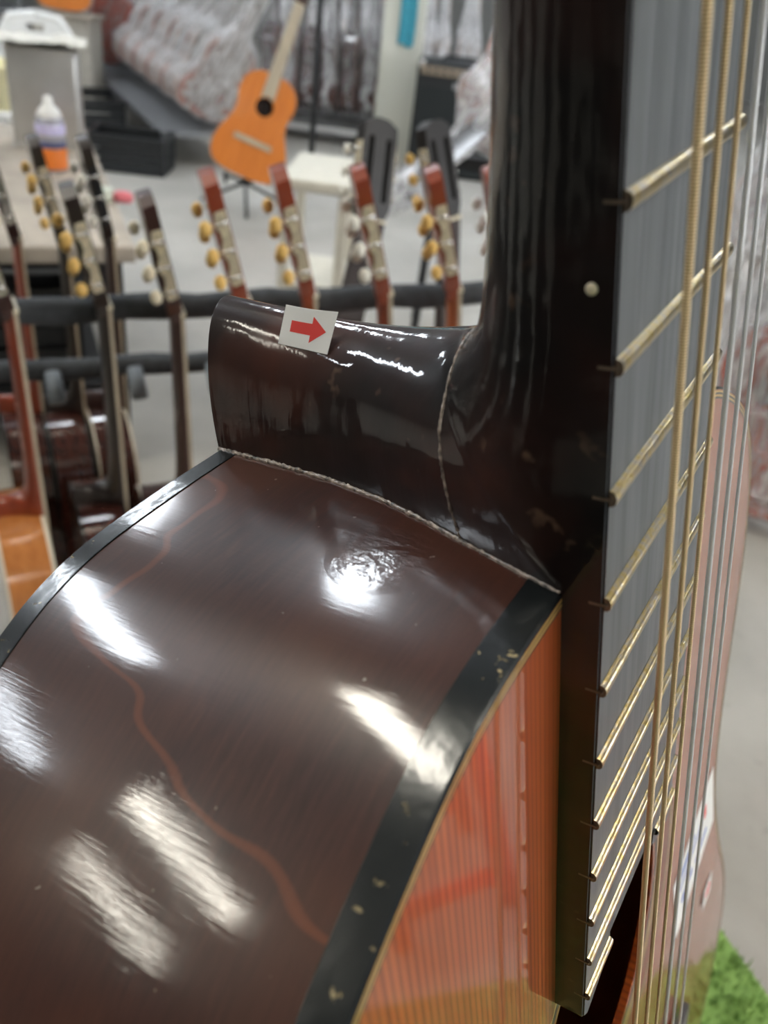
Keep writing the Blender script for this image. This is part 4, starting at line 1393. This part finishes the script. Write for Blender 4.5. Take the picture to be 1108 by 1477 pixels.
tag(cl, 'teal cloth hanging on the cream pillar', 'cloth')

am0 = aty(600, 120, 6.1); am1 = aty(725, 120, 6.1)
aw = am1.x - am0.x; acx = (am0.x + am1.x) / 2
top = aty(650, 92, 6.1).z
amp = empty('guitar_amplifier', (acx, 6.1 + 0.16, 0), 0.0); tag(amp, 'black guitar amplifier beside the cream pillar', 'amplifier')
TOLEX = plain('black_tolex', (0.012, 0.014, 0.016), 0.55, 0.3, 200, bump=0.3)
GRILLE = plain('black_grille_cloth', (0.010, 0.014, 0.015), 0.7, 0.4, 300)
MB().rbox((0, 0, top / 2), (aw, 0.32, top), 0.012).build('cabinet', TOLEX, amp)
MB().box((0, -0.163, top / 2 - 0.06), (aw - 0.05, 0.008, top - 0.16)).build('grille', GRILLE, amp)
MB().box((0, -0.165, top - 0.05), (aw - 0.05, 0.010, 0.05)).build('control_panel', plain('bronze_panel', (0.30, 0.24, 0.18), 0.4, 0.2, 60), amp)
for k in range(9):
    MB().lathe([(0.012, 0), (0.011, 0.014), (0.002, 0.016)], (-(aw / 2 - 0.07) + k * (aw - 0.14) / 8, -0.170, top - 0.05), 10, R=Matrix.Rotation(math.pi / 2, 3, 'X')).build('control_knob', BLACKMETAL, amp)
MB().box((0.06, -0.169, top - 0.125), (0.19, 0.006, 0.035)).build('badge', plain('grey_badge', (0.30, 0.31, 0.32), 0.4, 0.3, 150), amp)
MB().tube([(-0.12, 0, top), (-0.1, 0, top + 0.025), (0.1, 0, top + 0.025), (0.12, 0, top)], 0.01, 8).build('handle', TOLEX, amp)
for sx in (-1, 1):
    MB().rbox((sx * (aw / 2 - 0.02), -0.14, top - 0.02), (0.045, 0.045, 0.045), 0.008).build('corner_cap', NICKEL, amp)

# film wrapped guitar leaning across the amplifier
def axes_mat(basep, y, zhint, sc=1.0):
    y = y.normalized(); z = (zhint - y * zhint.dot(y)).normalized(); x = y.cross(z)
    m = Matrix.Identity(4)
    for r in range(3):
        m[r][0] = x[r] * sc; m[r][1] = y[r] * sc; m[r][2] = z[r] * sc
    m.translation = basep
    return m
a_ = at(700, 172, 3.1); b_ = at(540, 312, 2.6)
wrapped('film wrapped guitar lying aslant before the amplifier, neck to the lower left', axes_mat(a_ + (a_ - b_).normalized() * 0.46, b_ - a_, Vector((0.2, -1, 0.25))), FILM, (PINKW, PALEW, BLACK_N), None, 1)
tr = empty('trestle', (a_.x + 0.18, a_.y + 0.12, 0)); tag(tr, 'black trestle under the slanting wrapped guitar', 'trestle')
th = a_.z - 0.14
MB().box((0, 0, th - 0.02), (0.7, 0.06, 0.04)).build('beam', BLACKMETAL, tr)
for sx in (-1, 1):
    for sy in (-1, 1):
        MB().tube([(sx * 0.3, 0, th - 0.03), (sx * 0.32, sy * 0.2, 0.0)], 0.014, 8).build('leg', BLACKMETAL, tr)

# pale crate/stool between the heads, dark steel string headstock behind
c = atz(452, 440, 0.0)
c = at(455, 268, 2.35)
ws = empty('cream_side_table', (c.x, c.y + 0.15, 0)); tag(ws, 'cream side table standing between the rack and the orange guitar', 'table')
CREAMP = plain('cream_paint', (0.70, 0.67, 0.58), 0.5, 0.05)
MB().rbox((0, 0, c.z), (0.18, 0.34, 0.03), 0.006).build('top', CREAMP, ws)
for sx in (-1, 1):
    for sy in (-1, 1):
        MB().box((sx * 0.075, sy * 0.14, (c.z - 0.015) / 2), (0.025, 0.025, c.z - 0.015)).build('leg', CREAMP, ws)
MB().box((0, 0, c.z * 0.62), (0.15, 0.28, 0.02)).build('middle_shelf', CREAMP, ws)
MB().box((0, 0, c.z * 0.25), (0.15, 0.28, 0.02)).build('lower_shelf', CREAMP, ws)

GREYB = plain('charcoal_head', (0.022, 0.019, 0.018), 0.4, 0.2)
for (px, py, t, zh, lab, mats, rl) in [
        ((538), 320, 1.75, (0.6, -0.8), 'dark guitar with black headstock turned to the camera behind the red necked one', dict(side=DSIDE, top=SPRUCE, back=DSIDE, bind=CREAMBIND, neck=DARK_N, fb=BGFB, head=GREYB, plate=TUNERPLATE, knob=CREAM), 13),
        ((652), 318, 1.85, (0.8, -0.6), 'dark guitar with grey headstock behind the right end of the rack', dict(side=DSIDE, top=SPRUCE, back=DSIDE, bind=CREAMBIND, neck=DARK_N, fb=BGFB, head=GREYB, plate=TUNERPLATE, knob=AMBER), -4)]:
    P = at(px, py, t)
    zn = 0.03 + 0.821 * math.cos(math.radians(6))
    P = atz(px, py, zn)
    guitar('back_row_guitar', lab, gmat(zh, math.radians(6), nut_pos=P, roll=math.radians(rl)), 'lo', mats, 'guitars behind the right end of the rack')

# wrapped guitars at the right behind the fretboard
for (px, py, t, lean, zh, film, mats, lab, k) in [
        (1118, 590, 2.5, 8, (-0.55, -0.83), FILM, (REDW, REDW, RED_N), 'red guitar in crinkled film standing behind the strings at the right', 0),
        (1165, 520, 2.9, 6, (-0.7, -0.7), FILM, (PINKW, PINKW, DARK_N), 'pinkish guitar in crinkled film behind the red one at the right', 1),
        (1080, 450, 3.3, 10, (-0.4, -0.9), FILM_DENSE, (PALEW, PALEW, DARK_N), 'pale guitar in milky film behind the right edge of the fretboard', 2),
        (1135, 390, 3.9, 5, (-0.6, -0.8), FILM_DENSE, (PINKW, PALEW, DARK_N), 'pale pink guitar in milky film at the far right', 0),
        (1085, 330, 4.8, 7, (-0.5, -0.85), FILM, (REDW, PALEW, DARK_N), 'wrapped guitar with red sides in the middle distance at the right', 1),
        (1100, 280, 6.0, 7, (-0.5, -0.85), FILM_DENSE, (PALEW, PALEW, DARK_N), 'farthest pale wrapped guitar at the right', 2)]:
    c = at(px, py, t)
    m = gmat(zh, math.radians(lean), base_pos=Vector((c.x, c.y, 0.05)), roll=math.radians(4 * (k - 1)))
    wrapped(lab, m, film, mats, 'wrapped guitars standing at the right', k)

# unseen black guitar cases, added left of the camera to darken the heel gloss
CASEM = plain('black_case_vinyl', (0.012, 0.012, 0.013), 0.55, 0.3, 150, bump=0.3)
half = [(0.0, 0.0), (0.12, 0.005), (0.19, 0.05), (0.21, 0.12), (0.20, 0.20), (0.165, 0.29), (0.165, 0.38), (0.155, 0.45), (0.11, 0.51), (0.075, 0.58), (0.07, 0.86), (0.09, 0.93), (0.09, 1.03), (0.05, 1.07), (0.0, 1.075)]
poly = [(x, y) for x, y in half] + [(-x, y) for x, y in reversed(half[1:-1])]
for k in range(7):
    y0 = -1.75 + 0.45 * k
    e = empty('guitar_case', (-1.32 - 0.04 * (k % 2), y0, 0.0), math.pi / 2)
    tag(e, 'upright black guitar case, %s along the line at the left of the camera' % ORD[k], 'guitar case', 'black guitar cases at the left')
    MB().prism(poly, -0.07, 0.0, lambda x, y, z: (x, z, y)).build('lower_shell', CASEM, e)
    MB().prism(poly, 0.004, 0.06, lambda x, y, z: (x, z, y)).build('lid', CASEM, e)
    for yy in (0.12, 0.38, 0.75):
        MB().box((0.17 if yy < 0.5 else 0.075, 0.002, yy), (0.012 if yy > 0.5 else 0.07, 0.03, 0.03)).build('latch', NICKEL, e)
